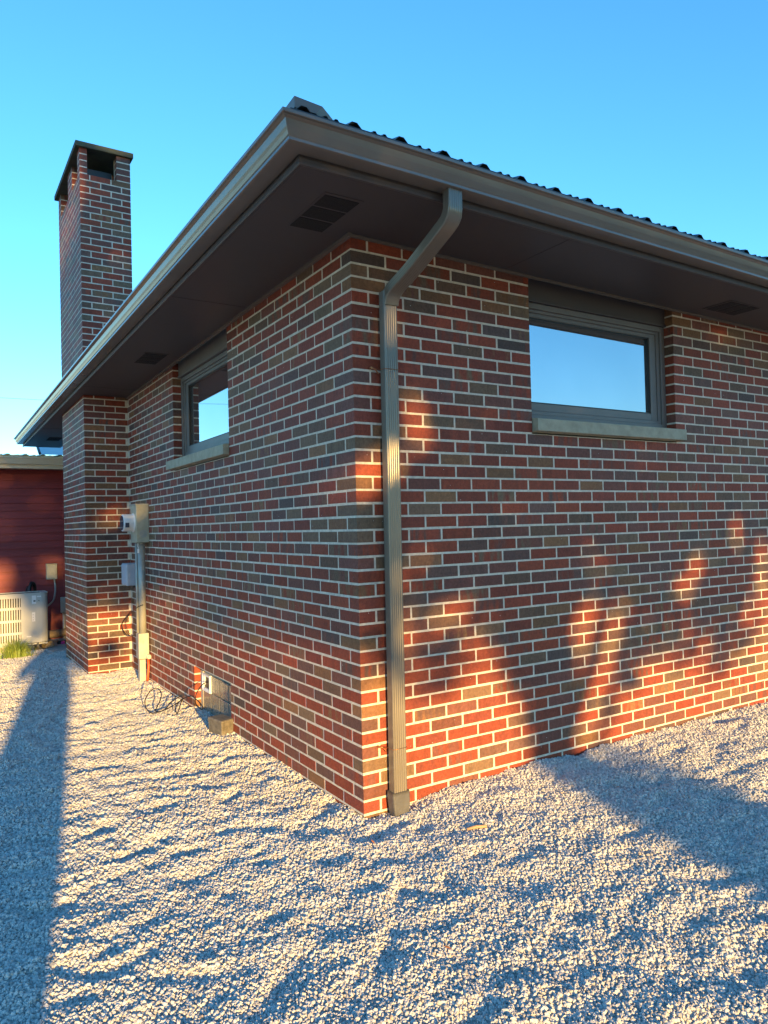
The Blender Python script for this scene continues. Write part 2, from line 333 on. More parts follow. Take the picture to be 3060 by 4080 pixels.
# ------------------------------------------------------------------ brick house
CH, BL, JT = .0677, .21343, .0108
BW = BL - JT                      # stretcher
HD = .10036 - JT/2                # header
PAL = [((.245,.050,.024), 34), ((.205,.047,.028), 21), ((.165,.060,.044), 20), ((.130,.066,.052), 9), ((.165,.100,.060), 10), ((.205,.098,.046), 8), ((.095,.062,.054), 3), ((.145,.078,.050), 7)]
def brick_col():
    t = random.random()*sum(w_ for _, w_ in PAL)
    for c, w_ in PAL:
        t -= w_
        if t <= 0: break
    k = random.uniform(.86, 1.14); return tuple(v*k*random.uniform(.97, 1.03) for v in c)
def brick_pair():
    a_ = brick_col()
    if random.random() < .24: return a_, brick_col()
    k = random.uniform(.8, 1.15); return a_, tuple(v*k for v in a_)
def add_brick(mb, x0, x1, y0, y1, z0, z1):
    """a brick as a box with worn (chamfered) arrises"""
    j = .0010; e = .0014
    x0 += random.uniform(-j, j); x1 += random.uniform(-j, j); y0 += random.uniform(-j, j)*.7; z0 += random.uniform(-j, j); z1 += random.uniform(-j, j)
    y1 = y1
    c1, c2 = brick_pair()
    cs = []
    for zi, z in ((0, z0), (1, z1)):
        for yi, y in ((0, y0), (1, y1)):
            for xi, x in ((0, x0), (1, x1)):
                dx, dy, dz = (1-2*xi)*e, (1-2*yi)*e, (1-2*zi)*e
                cs.append([(x, y+dy, z+dz), (x+dx, y, z+dz), (x+dx, y+dy, z)])
    vs = [p for c in cs for p in c]
    def V(xi, yi, zi, k): return (zi*4 + yi*2 + xi)*3 + k
    fs = []
    for xi in (0, 1):
        f = [V(xi,0,0,0), V(xi,1,0,0), V(xi,1,1,0), V(xi,0,1,0)]; fs.append(f if xi else f[::-1])
    for yi in (0, 1):
        f = [V(0,yi,0,1), V(1,yi,0,1), V(1,yi,1,1), V(0,yi,1,1)]; fs.append(f[::-1] if yi else f)
    for zi in (0, 1):
        f = [V(0,0,zi,2), V(1,0,zi,2), V(1,1,zi,2), V(0,1,zi,2)]; fs.append(f if zi else f[::-1])
    for yi in (0, 1):
        for zi in (0, 1): fs.append([V(0,yi,zi,1), V(1,yi,zi,1), V(1,yi,zi,2), V(0,yi,zi,2)])
    for xi in (0, 1):
        for zi in (0, 1): fs.append([V(xi,0,zi,0), V(xi,1,zi,0), V(xi,1,zi,2), V(xi,0,zi,2)])
    for xi in (0, 1):
        for yi in (0, 1): fs.append([V(xi,yi,0,0), V(xi,yi,1,0), V(xi,yi,1,1), V(xi,yi,0,1)])
    for xi in (0, 1):
        for yi in (0, 1):
            for zi in (0, 1): fs.append([V(xi,yi,zi,0), V(xi,yi,zi,1), V(xi,yi,zi,2)])
    mb.add(vs, fs, 0, c1, c2)
def spans(a0, a1, start, openings, first_len=None):
    """brick extents along one course between a0 and a1, cut at the openings"""
    res = []; p = start
    if first_len is not None: res.append((start, start + first_len)); p = start + first_len + JT
    while p < a1 - .01:
        res.append((p, p + BW)); p += BL
    out = []
    for s, e in res:
        s = max(s, a0); e = min(e, a1); segs = [(s, e)]
        for o0, o1 in openings:
            n2 = []
            for q0, q1 in segs:
                if q1 <= o0 or q0 >= o1: n2.append((q0, q1)); continue
                if q0 < o0: n2.append((q0, o0))
                if q1 > o1: n2.append((o1, q1))
            segs = n2
        out += [g for g in segs if g[1]-g[0] > .022]
    res2 = []
    for s, e in out:                      # bricks meet the jamb of an opening
        for o0, o1 in openings:
            if o0 - .06 < e < o0: e = o0
            if o1 < s < o1 + .06: s = o1
        res2.append((s, e))
    return res2
ROW = lambda i: ((41-i)*CH + JT/2, (42-i)*CH - JT/2)
FRONT_END, SIDE_END = 6.2, 8.9
WIN_F = (1.212, 2.556, 1.963, 3.0); WIN_S = (1.797, 3.165, 1.963, 3.0); WIN_B = (1.868, 2.708, -.3, .3385)
TOP = 2.93
wall = MB()
for i in range(-1, 45):
    z0, z1 = ROW(i); z1 = min(z1, TOP); zc = (z0+z1)/2; odd = i % 2
    of = [WIN_F[:2]] if WIN_F[2] < zc else []
    os_ = ([WIN_S[:2]] if WIN_S[2] < zc else []) + ([WIN_B[:2]] if zc < WIN_B[3] else [])
    if odd:   # corner brick runs along the side wall
        add_brick(wall, 0, HD, 0, BW, z0, z1)
        sf = spans(HD+JT, FRONT_END, HD+JT, of); ss = spans(BL, SIDE_END, BL, os_)
    else:
        add_brick(wall, 0, BW, 0, HD, z0, z1)
        sf = spans(BL, FRONT_END, BL, of); ss = spans(HD+JT, SIDE_END, HD+JT, os_)
    for a, b in sf: add_brick(wall, a, b, 0, .092, z0, z1)
    for a, b in ss:
        if a > 4.80 and b < 6.3: continue
        if a < 4.80 < b: b = 4.855
        add_brick(wall, 0, .092, a, b, z0, z1)
# mortar slabs just behind the brick faces, round the openings (material 1)
mo = .0012
def mslab_f(x0, x1, z0, z1, y=mo): wall.box(x0, x1, y, .085, z0, z1, 1)
def mslab_s(y0, y1, z0, z1, x=mo): wall.box(x, .085, y0, y1, z0, z1, 1)
mslab_f(mo, WIN_F[0]-mo, -.3, TOP); mslab_f(WIN_F[0]-mo, WIN_F[1]+mo, -.3, WIN_F[2]-mo); mslab_f(WIN_F[1]+mo, FRONT_END, -.3, TOP)
mslab_s(.085, WIN_S[0]-mo, WIN_B[3]+mo, TOP); mslab_s(.085, WIN_B[0]-mo, -.3, WIN_B[3]+mo)
mslab_s(WIN_S[0]-mo, WIN_S[1]+mo, WIN_B[3]+mo, WIN_S[2]-mo); mslab_s(WIN_B[1]+mo, WIN_S[1]+mo, -.3, WIN_B[3]+mo); mslab_s(WIN_S[1]+mo, 8.9, -.3, TOP)
# the rest of the building shell, inner leaf and far sides
wall.box(.16, .26, .16, 8.9, -.3, 2.9, 2); wall.box(.26, FRONT_END, .16, .26, -.3, 2.9, 2)
wall.box(FRONT_END, FRONT_END+.1, .0, 9.0, -.3, 2.9, 2); wall.box(0, FRONT_END, 8.9, 9.0, -.3, 2.9, 2)
HOUSE = root('brick_house', (0, 0, 0), 'low red and brown brick house with dark metal roof and deep brown eaves', 'house')
wall.build('wall', [M_BRICK, M_MORTAR, M_DARKWALL], HOUSE, cols=True)

# chimney stack, standing against the side wall and rising through the eave
CX0, CX1, CY0, CY1, CTOP = -.44, .075, 4.86, 6.275, 5.478
chim = MB(); SIDE_OPEN = [(4.995, 5.33), (5.60, 6.10)]
for i in range(-40, 45):
    z0, z1 = ROW(i); zc = (z0+z1)/2
    if z0 > CTOP: continue
    z1 = min(z1, CTOP); odd = (i+1) % 2
    x1 = CX1 if zc > 2.85 else 0
    opn = [(-.365, -.068)] if zc > 5.213 else []
    ops = SIDE_OPEN if zc > 5.213 else []
    # near face and far face
    if odd:
        sf = spans(CX0, x1, CX0, opn)
        ssd = spans(CY0+HD+JT, CY1, CY0+HD+JT, ops)
        for a, b in sf: add_brick(chim, a, b, CY0, CY0+HD, z0, z1)
    else:
        add_brick(chim, CX0, CX0+HD, CY0, CY0+BW, z0, z1) if not ops else add_brick(chim, CX0, CX0+.075, CY0, CY0+.13, z0, z1)
        sf = spans(CX0+HD+JT, x1, CX0+HD+JT, opn)
        ssd = spans(CY0+BL, CY1, CY0+BL, ops)
        for a, b in sf: add_brick(chim, a, b, CY0, CY0+HD, z0, z1)
    for a, b in ssd: add_brick(chim, CX0, CX0+.09, a, b, z0, z1)
    if zc > 2.85:
        for a, b in spans(CY0+HD+JT, CY1, CY0+HD+JT, ops): add_brick(chim, CX1-.09, CX1, a, b, z0, z1)
        for a, b in spans(CX0, CX1, CX0, opn): add_brick(chim, a, b, CY1-.09, CY1, z0, z1)
m_ = .0012
chim.box(CX0+m_, 0-m_, CY0+m_, CY1-m_, -.3, 2.87, 1); chim.box(CX0+m_, CX1-m_, CY0+m_, CY1-m_, 2.87, 5.205, 1)
for xa, xb in ((CX0+m_, -.365-m_), (-.068+m_, CX1-m_)):
    for ya, yb in ((CY0+m_, CY0+.13), (5.33+m_, 5.60-m_), (6.10+m_, CY1-m_)): chim.box(xa, xb if xb < 0 else xb, ya, yb, 5.205, CTOP, 1)
CH_O = chim.build('chimney', [M_BRICK, M_MORTAR], HOUSE, cols=True)
cc = MB(); cc.box(-.482, .105, 4.83, 6.32, CTOP, CTOP+.056); cc.build('chimney_cap', mat('mossy_cap', (.035, .038, .038), .85, col2=(.07, .085, .05), vscale=9, bump=.004), CH_O, bevel=.006)
fl = MB(); fl.box(-.33, -.08, 5.05, 5.95, 5.15, 5.36); fl.build('flue', M_BLACK, CH_O)

# windows -----------------------------------------------------------------
def ring(mb, ax, u0, u1, z0, z1, wl, wr, wb, wt, d0, d1):
    """four-sided frame; ax 'f': u=x, depth=y; ax 's': u=y, depth=x"""
    def bx(a0, a1, c0, c1):
        if ax == 'f': mb.box(a0, a1, d0, d1, c0, c1)
        else: mb.box(d0, d1, a0, a1, c0, c1)
    bx(u0, u0+wl, z0, z1); bx(u1-wr, u1, z0, z1); bx(u0+wl, u1-wr, z0, z0+wb); bx(u0+wl, u1-wr, z1-wt, z1)
def make_window(ax, u0, u1, label=None):
    wd = empty('window', (0, 0, 0)); wd.parent = HOUSE
    if label: wd['label'] = label
    fr = MB(); dz = .075; u0 -= .125
    ring(fr, ax, u0+.001, u1-.001, 2.058, 2.775, .045, .045, .035, .035, dz-.004, dz+.07)
    ring(fr, ax, u0+.046, u1-.046, 2.093, 2.74, .030, .030, .026, .020, dz+.008, dz+.07)
    ring(fr, ax, u0+.076, u1-.076, 2.119, 2.72, .062, .062, .048, .026, dz+.016, dz+.07)
    fr.build('frame', M_FRAME, wd, bevel=.003)
    # glazing bead
    bd = MB(); ring(bd, ax, u0+.138, u1-.138, 2.167, 2.694, .008, .008, .008, .008, dz+.024, dz+.07); bd.build('glazing_bead', M_BLACK, wd)
    pn = MB(); g0, g1 = dz+.040, dz+.046
    (pn.box(u0+.13, u1-.13, g0, g1, 2.15, 2.71) if ax == 'f' else pn.box(g0, g1, u0+.13, u1-.13, 2.15, 2.71)); pn.build('pane', M_GLASS, wd)
    u0 += .125; hd = MB()
    if ax == 'f': hd.box(u0+.001, u1-.001, .062, .12, 2.776, 2.93); hd.box(u0+.001, u1-.001, .052, .061, 2.776, 2.79)
    else: hd.box(.052, .12, u0+.001, u1-.001, 2.776, 2.93); hd.box(.043, .051, u0+.001, u1-.001, 2.776, 2.79)
    hd.build('header_panel', M_FRAME if ax == 's' else M_SOFFIT, wd, bevel=.002)
    sl_ = MB()
    if ax == 'f':
        a, b = u0+.005, u1+.055
        vs = [(a,-.045,1.976),(b,-.045,1.976),(b,.10,1.976),(a,.10,1.976),(a,-.045,2.050),(b,-.045,2.050),(b,.10,2.066),(a,.10,2.066)]
        vs = [(x, y, z) if not (x == b and y > 0) else (u1-.002, y, z) for x, y, z in vs]
        sl_.add([(a,-.045,1.976),(b,-.045,1.976),(b,-.002,1.976),(a,-.002,1.976),(a,-.045,2.050),(b,-.045,2.050),(b,-.002,2.056),(a,-.002,2.056)], [(0,3,2,1),(4,5,6,7),(0,1,5,4),(1,2,6,5),(2,3,7,6),(3,0,4,7)])
        sl_.box(a, u1-.004, -.003, .074, 1.972, 2.057)
    else:
        a, b = u0+.002, u1+.10
        sl_.add([(-.045,a,1.976),(-.045,b,1.976),(-.002,b,1.976),(-.002,a,1.976),(-.045,a,2.050),(-.045,b,2.050),(-.002,b,2.056),(-.002,a,2.056)], [(0,1,2,3),(4,7,6,5),(0,4,5,1),(1,5,6,2),(2,6,7,3),(3,7,4,0)])
        sl_.box(-.003, .074, a, u1-.004, 1.972, 2.057)
    sl_.build('sill', M_SILL, wd, bevel=.004)
    return wd
make_window('f', WIN_F[0], WIN_F[1]); make_window('s', WIN_S[0], WIN_S[1])

# basement window of glass blocks
bw = empty('basement_window'); bw.parent = HOUSE
q_ = MB(); q_.box(.062, .12, 1.80, 2.70, .300, .337); q_.box(.050, .12, 2.648, 2.706, -.3, .300); q_.box(.07, .12, 1.80, 2.648, -.3, .300)
q_.build('frame', M_CONC, bw)
gb = MB()
for k in range(4):
    for j in range(3):
        y1 = 2.645 - .195*k; z1 = .290 - .1 * 0 - .145*j if False else (.290 if j == 0 else .290 - .140 - .195*(j-1))
        z0 = z1 - (.135 if j == 0 else .19)
        if k == 0 and j == 0: continue
        gb.box(.052, .068, max(y1-.188, 1.80), y1, z0, z1)
gb.build('glass_block_panel', M_GBLOCK, bw, bevel=.008)
vf = MB(); ring(vf, 's', 2.456, 2.645, .152, .288, .014, .014, .014, .014, .040, .066); vf.box(.044, .066, 2.60, 2.631, .20, .27); vf.box(.044, .066, 2.475, 2.60, .166, .176)
vf.build('vent_frame', M_WHITE, bw); vp = MB(); vp.box(.056, .064, 2.47, 2.631, .166, .274); vp.build('vent_opening', M_BLACK, bw)

# eaves --------------------------------------------------------------------
def sweep(mb, prof, m=0, closed=False, yfar=9.65, xfar=6.9, smooth=False):
    """profile (outward distance, z) carried along both eaves, mitred at the corner"""
    path = [(None, y) for y in np.arange(yfar, .01, -.55)] + ['c'] + [(x, None) for x in np.arange(.01, xfar+.3, .55)]
    b = len(mb.v); n = len(prof); R_ = 0
    for p_ in path:
        for o, z in prof:
            if p_ == 'c': mb.v.append((-o, -o, z))
            elif p_[0] is None: mb.v.append((-o, p_[1], z))
            else: mb.v.append((p_[0], -o, z))
        R_ += 1
    cnt = n if closed else n-1
    for i in range(R_-1):
        for k in range(cnt):
            k2 = (k+1) % n
            mb.f.append([b+i*n+k, b+(i+1)*n+k, b+(i+1)*n+k2, b+i*n+k2]); mb.m.append(m); mb.c1.append(None); mb.c2.append(None); mb.smooth.append(smooth)
    if closed:
        for base, rev in ((b, False), (b+(R_-1)*n, True)):
            f = [base+k for k in range(n)]
            mb.f.append(f[::-1] if rev else f); mb.m.append(m); mb.c1.append(None); mb.c2.append(None); mb.smooth.append(False)
ZS = 2.917
sf = MB(); sweep(sf, [(-.02, ZS), (.522, ZS), (.522, ZS+.012), (-.02, ZS+.012)], closed=True)
SOF = sf.build('soffit', M_SOFFIT, HOUSE, drop=True)
for q_y in (1.35, 4.4, 7.45):
    sm_ = MB(); sm_.box(-.52, -.024, q_y, q_y+.012, ZS-.0018, ZS-.0004); sm_.build('panel_seam', M_SOFFIT, SOF, drop=True)
for q_x in (1.02, 4.07):
    sm_ = MB(); sm_.box(q_x, q_x+.012, -.52, -.016, ZS-.0018, ZS-.0004); sm_.build('panel_seam', M_SOFFIT, SOF, drop=True)
tr = MB()
for k in range(22):       # trim channel where soffit meets brick
    tr.box(-.022, -.001, k*.4 if k else -.022, k*.4+.4, ZS-.020, ZS-.001) if k*.4 < 8.7 else None
tr.box(.0, 6.2, -.014, -.001, ZS-.016, ZS-.001)
tr.build('trim', M_GUTTER, SOF, drop=True)
fa = MB(); sweep(fa, [(.522, ZS-.004), (.533, ZS-.006), (.537, ZS), (.537, ZS+.02), (.533, ZS+.03), (.533, ZS+.13), (.515, ZS+.13), (.515, ZS-.001)], closed=True, smooth=False)
fa.build('fascia', M_SOFFIT, HOUSE, drop=True)
gt = MB(); gp = [(.534, ZS+.037), (.538, ZS+.032), (.612, ZS+.034), (.618, ZS+.036), (.6185, ZS+.047), (.622, ZS+.052), (.628, ZS+.066), (.634, ZS+.078), (.638, ZS+.090), (.642, ZS+.103), (.650, ZS+.112), (.657, ZS+.114), (.661, ZS+.116), (.662, ZS+.128), (.658, ZS+.130), (.640, ZS+.126), (.655, ZS+.110), (.636, ZS+.100), (.612, ZS+.040), (.547, ZS+.038), (.545, ZS+.115), (.534, ZS+.115)]
sweep(gt, gp, closed=True); GUT = gt.build('gutter', M_GUTTER, HOUSE, drop=True)
# roof: two hipped slopes of ribbed metal
RS = math.tan(R(15)); RZ = ZS + .219
rf = MB()
def rib_profile(u0, u1):
    pts = [(u0, 0)]; k = math.ceil((u0 - .154 + .05)/.2317); u = .154 + k*.2317
    while u < u1 - .2:
        for du, h in ((-.034, 0), (-.012, .021), (.012, .021), (.034, 0), (.085, 0), (.092, .009), (.102, .009), (.109, 0), (.135, 0), (.142, .009), (.152, .009), (.159, 0)): pts.append((u+du, h))
        u += .2317
    pts.append((u1, 0)); return pts
RO = .60; D_ = 4.0
pr = rib_profile(-RO, 7.2); b = len(rf.v)
for u, h in pr:                                 # front slope, rises with +y, clipped by the hip x = y
    rf.v.append((u, -RO, RZ - .045 + h)); yy = -RO + D_
    e_ = min(u + RO, D_); rf.v.append((u, -RO + max(e_, 0.001), RZ - .045 + h + e_*RS))
for i in range(len(pr)-1): rf.f.append([b+2*i, b+2*i+2, b+2*i+3, b+2*i+1]); rf.m.append(0); rf.c1.append(None); rf.c2.append(None); rf.smooth.append(False)
pr = rib_profile(-RO, 9.75); b = len(rf.v)
for u, h in pr:
    e_ = min(u + RO, D_, 9.75 - u + .01); rf.v.append((-RO, u, RZ - .045 + h)); rf.v.append((-RO + max(e_, .001), u, RZ - .045 + h + e_*RS))
for i in range(len(pr)-1): rf.f.append([b+2*i, b+2*i+1, b+2*i+3, b+2*i+2]); rf.m.append(0); rf.c1.append(None); rf.c2.append(None); rf.smooth.append(False)
# drip edge under the sheet
sweep(rf, [(.600, RZ-.047), (.600, RZ-.060), (.53, RZ-.060), (.53, RZ-.030)], closed=True, xfar=6.9)
ROOF = rf.build('roof', M_ROOF, HOUSE, drop=True); sd = ROOF.modifiers.new('thickness', 'SOLIDIFY'); sd.thickness = .0015
# hip cap: folded metal with a closed end at the corner
hc = MB(); c0 = -.565; zt = ZS + .248; zb = ZS + .205; wn = .125
d = D_ - .2
vs = [(c0, c0, zt), (c0+wn, c0, zt-.008), (c0+wn-.03, c0, zt-.046), (c0, c0, zt-.046), (c0, c0+wn-.03, zt-.046), (c0, c0+wn, zt-.008)]
ve = [(x+d, y+d, z+d*RS) for x, y, z in vs]
hc.add(vs+ve, [(0,1,2,3), (0,3,4,5), (0,6,7,1), (1,7,8,2), (5,11,6,0), (4,10,11,5)])
hc.build('hip_cap', M_CAP, ROOF, drop=True)
# soffit vents
def vent(x0, x1, y0, y1, along):
    v = empty('soffit_vent'); v.parent = SOF
    fr = MB(); z = ZS - DROP(max((x0+x1)/2, 0), max((y0+y1)/2, 0)); e = .012
    fr.box(x0-e, x1+e, y0-e, y1+e, z-.0025, z-.0005); fr.build('vent_frame', M_SOFFIT, v)
    lp = MB()
    for k in range(3):
        if along == 'y': L_ = (y1-y0)/3; lp.box(x0, x1, y0+k*L_+.008, y0+(k+1)*L_-.008, z-.0045, z-.0027)
        else: L_ = (x1-x0)/3; lp.box(x0+k*L_+.008, x0+(k+1)*L_-.008, y0, y1, z-.0045, z-.0027)
    lp.build('louver_panel', M_VENT, v)
vent(-.315, -.140, -.345, .045, 'y'); vent(-.312, -.137, 2.82, 3.215, 'y'); vent(-.312, -.137, 8.35, 8.75, 'y'); vent(2.745, 3.085, -.315, -.125, 'x')

# downspout ------------------------------------------------------------------
DW, DD = .040, .026
def spout_profile(ribbed):
    pts = []                                  # (across, outward) going round; front face outward = +
    def edge(p, q, nr, amp):
        N_ = nr*6
        for k in range(N_):
            t = k/N_; x = p[0]+(q[0]-p[0])*t; y = p[1]+(q[1]-p[1])*t
            L_ = math.hypot(q[0]-p[0], q[1]-p[1]); nx_, ny_ = (q[1]-p[1])/L_, -(q[0]-p[0])/L_
            w_ = 0
            if ribbed and .12 < t < .88: w_ = -amp*(.5-.5*math.cos(2*math.pi*nr*(t-.12)/.76))
            pts.append((x+nx_*w_, y+ny_*w_))
    c = .005
    edge((-DW+c, DD), (DW-c, DD), 5, .0) if False else None
    quad = [(-DW, DD), (DW, DD), (DW, -DD), (-DW, -DD)]
    # clockwise so that normals computed above point outward after sign flip
    for i in range(4):
        p, q = quad[i], quad[(i+1) % 4]; L_ = math.hypot(q[0]-p[0], q[1]-p[1]); ux, uy = (q[0]-p[0])/L_, (q[1]-p[1])/L_
        a_ = (p[0]+ux*c, p[1]+uy*c); b_ = (q[0]-ux*c, q[1]-uy*c); nr = 5 if i % 2 == 0 else 3; N_ = nr*6
        for k in range(N_+1):
            t = k/N_; w_ = .0022*(.5-.5*math.cos(2*math.pi*nr*(t-.06)/.88)) if (ribbed and .06 < t < .94) else 0
            pts.append((a_[0]+(b_[0]-a_[0])*t + uy*w_*-1*-1*(-1)*-1 if False else a_[0]+(b_[0]-a_[0])*t + uy*w_, a_[1]+(b_[1]-a_[1])*t - ux*w_))
    return pts
def spout(mb, path, sc_=1.0, ribbed=True, cap=False):
    """path of (x, y, z) in the y-z plane; profile across = x, outward = normal in y-z"""
    pr = spout_profile(True); pl = spout_profile(False); n = len(pr); b = len(mb.v); P = [Vector(p) for p in path]
    for i, p in enumerate(P):
        t = (P[min(i+1, len(P)-1)] - P[max(i-1, 0)]).normalized(); nrm = Vector((1, 0, 0)).cross(t).normalized()
        if nrm.y > 0: nrm = -nrm
        if abs(nrm.y) < .3 and nrm.z > 0: nrm = -nrm
        rb = ribbed[i] if isinstance(ribbed, list) else (1 if ribbed else 0); s_ = sc_[i] if isinstance(sc_, list) else sc_
        for (a1, o1), (a2, o2) in zip(pr, pl):
            a = a1*rb + a2*(1-rb); o = o1*rb + o2*(1-rb)
            mb.v.append(tuple(p + Vector((1,0,0))*a*s_ + nrm*o*s_))
    for i in range(len(P)-1):
        for k in range(n):
            k2 = (k+1) % n
            mb.f.append([b+i*n+k, b+i*n+k2, b+(i+1)*n+k2, b+(i+1)*n+k]); mb.m.append(0); mb.c1.append(None); mb.c2.append(None); mb.smooth.append(True)
    for base in ((b, b+(len(P)-1)*n) if cap else ()):
        mb.f.append([base+k for k in range(n)]); mb.m.append(0); mb.c1.append(None); mb.c2.append(None); mb.smooth.append(False)
yb = -.046
ds = MB(); spout(ds, [(.1765+.012*k/12, yb, .075+2.56*k/12) for k in range(13)]); DS = ds.build('downspout', M_PIPE, HOUSE)
el = MB()
pth = [(-.578,2.953),(-.578,2.90),(-.577,2.868),(-.570,2.842),(-.552,2.822),(-.52,2.806),(-.48,2.790),(-.42,2.766),(-.34,2.735),(-.26,2.704),(-.18,2.673),(-.13,2.655),(-.098,2.640),(-.073,2.621),(-.058,2.596),(-.052,2.570)]
xs = [.208]*10 + [.204, .200, .197, .195, .193, .192]
el_o = None
spout(el, [(x, y, z) for x, (y, z) in zip(xs, pth)], sc_=[.99]*3+[1.03]*9+[1.05]*4, ribbed=[1,1,.5,0,0,0,0,.2,.6,.8,.8,.6,.3,.2,.2,.2]); el.build('elbow', M_PIPE, DS)
for z in (2.236, .318):
    st = MB()
    xc = .1765 + .012*(z-.075)/2.56
    st.tube([(xc-.085, -.004, z+.008), (xc-DW-.004, yb+.012, z+.002), (xc-DW-.003, yb-DD-.002, z), (xc+DW+.003, yb-DD-.002, z), (xc+DW+.004, -.004, z)], .0013, 5)
    st.cyl((xc-.088, -.018, z+.010), (xc-.088, 0, z+.010), .006, 8)
    st.tube([(xc-.086, -.012, z+.012), (xc-.070, -.020, z+.004), (xc-.054, -.016, z-.010), (xc-.050, -.022, z-.018)], .004, 6)
    st.build('strap', M_COPPER, DS)
bt = MB(); spout(bt, [(.177, yb, .102), (.177, yb, .085), (.177, yb-.002, .05), (.177, yb-.006, .0), (.177, yb-.012, -.06)], sc_=[1.26, 1.27, 1.24, 1.14, 1.0], ribbed=False, cap=True); bt.build('drain_adapter', M_BOOT, DS)

# ------------------------------------------------------------------ electrical equipment on the side wall
MT = root('electric_meter', (-.05, 4.15, 0), 'weathered grey meter box with round glass meter on the brick wall near the chimney', 'meter')
mb = MB(); mb.box(-.122, -.001, 4.052, 4.285, 1.335, 1.705); o = mb.build('meter_box', M_YGREY, bevel=.006); put(MT, o)
mb = MB(); mb.box(-.128, -.0005, 4.046, 4.291, 1.700, 1.712); o = mb.build('box_lid', M_GREYM); put(MT, o)
mb = MB(); mb.cyl((-.055, 4.050, 1.42), (-.055, 4.0535, 1.42), .038, 20)
for r_ in (.032, .02): mb.tube([(-.058 + r_*math.cos(a/12*2*math.pi), 4.050, 1.415 + r_*math.sin(a/12*2*math.pi)) for a in range(13)], .002, 5)
o = mb.build('knockout', M_GREYM); put(MT, o)
mb = MB(); mb.cyl((-.118, 4.165, 1.53), (-.228, 4.165, 1.53), .083, 32); mb.cyl((-.118, 4.165, 1.53), (-.132, 4.165, 1.53), .093, 32)
me_o = mb.build('meter', M_WHITE, bevel=.006); put(MT, me_o)
mb = MB(); mb.cyl((-.2282, 4.165, 1.53), (-.234, 4.165, 1.53), .070, 28); mb.box(-.215, -.180, 4.078, 4.10, 1.485, 1.53); o = mb.build('meter_dial', mat('meter_glass', (.05,.06,.09), .1, spec=.8), me_o)
o.matrix_parent_inverse = me_o.matrix_parent_inverse; o.parent = me_o; o.matrix_parent_inverse = Matrix.Identity(4)
mb = MB(); mb.cyl((-.058, 4.135, 1.336), (-.058, 4.135, .44), .034, 18); mb.cyl((-.058, 4.135, 1.336), (-.058, 4.135, 1.31), .040, 18); o = mb.build('conduit', M_GREYM); put(MT, o)
mb = MB(); mb.cyl((-.098, 4.165, 1.336), (-.098, 4.165, .44), .013, 12); o = mb.build('conduit', M_GREYM); put(MT, o)
mb = MB(); mb.box(-.112, -.012, 4.085, 4.19, .205, .455); mb.cyl((-.02, 4.10, .225), (-.02, 4.06, .225), .024, 16); o = mb.build('junction_box', M_GREYM, bevel=.006); put(MT, o)
mb = MB(); mb.box(-.105, -.045, 4.09, 4.16, -.08, .203); o = mb.build('lower_duct', M_GREYM, bevel=.006); put(MT, o)
mb = MB(); mb.tube([(-.022, 4.10, .205), (-.020, 4.09, .13), (-.030, 4.085, .05), (-.036, 4.085, -.05)], .011, 8); o = mb.build('orange_cable', M_ORANGE); put(MT, o)
mb = MB(); mb.tube([(-.095, 4.10, 1.332), (-.10, 4.098, 1.30), (-.09, 4.10, 1.28)], .004, 6); mb.box(-.105, -.088, 4.095, 4.103, 1.235, 1.275); o = mb.build('seal_tag', M_WHITE); put(MT, o)
tb = root('telephone_box', (-.08, 4.35, .9), 'light grey plastic utility box beside the conduit under the round meter', 'utility box')
mb = MB(); mb.box(-.155, -.002, 4.335, 4.55, .905, 1.125); mb.box(-.163, -.148, 4.345, 4.54, .915, 1.115); o = mb.build('box_cover', M_LGREY, bevel=.008); put(tb, o)
mb = MB(); mb.tube([(-.05, 4.36, .906), (-.055, 4.345, .86), (-.035, 4.33, .80), (-.05, 4.30, .75)], .006, 6); mb.cyl((-.08, 4.36, .906), (-.08, 4.36, .885), .012, 10); o = mb.build('cable', M_BLACK); put(tb, o)
w1 = [(-.06, 4.10, .73), (-.12, 4.077, .712), (-.12, 4.33, .637), (-.12, 4.572, .56), (-.12, 4.743, .487), (-.12, 4.733, .438), (-.12, 4.585, .398), (-.12, 4.374, .403), (-.10, 4.2, .43)]
w2 = [(-.06, 4.12, .72), (-.10, 4.15, .704), (-.10, 4.418, .627), (-.10, 4.609, .555), (-.10, 4.668, .493), (-.10, 4.631, .447), (-.10, 4.514, .41), (-.10, 4.185, .411)]
def smooth_path(P, n=6):
    P = [Vector(p) for p in P]; out = []
    for i in range(len(P)-1):
        p0, p1, p2, p3 = P[max(i-1,0)], P[i], P[i+1], P[min(i+2, len(P)-1)]
        for k in range(n):
            t = k/n; out.append(.5*((2*p1) + (p2-p0)*t + (2*p0-5*p1+4*p2-p3)*t*t + (-p0+3*p1-3*p2+p3)*t**3))
    out.append(P[-1]); return out
mb = MB(); mb.tube(smooth_path(w1), .0042, 6); mb.tube(smooth_path(w2), .003, 6); o = mb.build('looped_wire', M_BLACK); tag(o, 'thin black wires looping out from the grey conduit towards the chimney', 'wire')
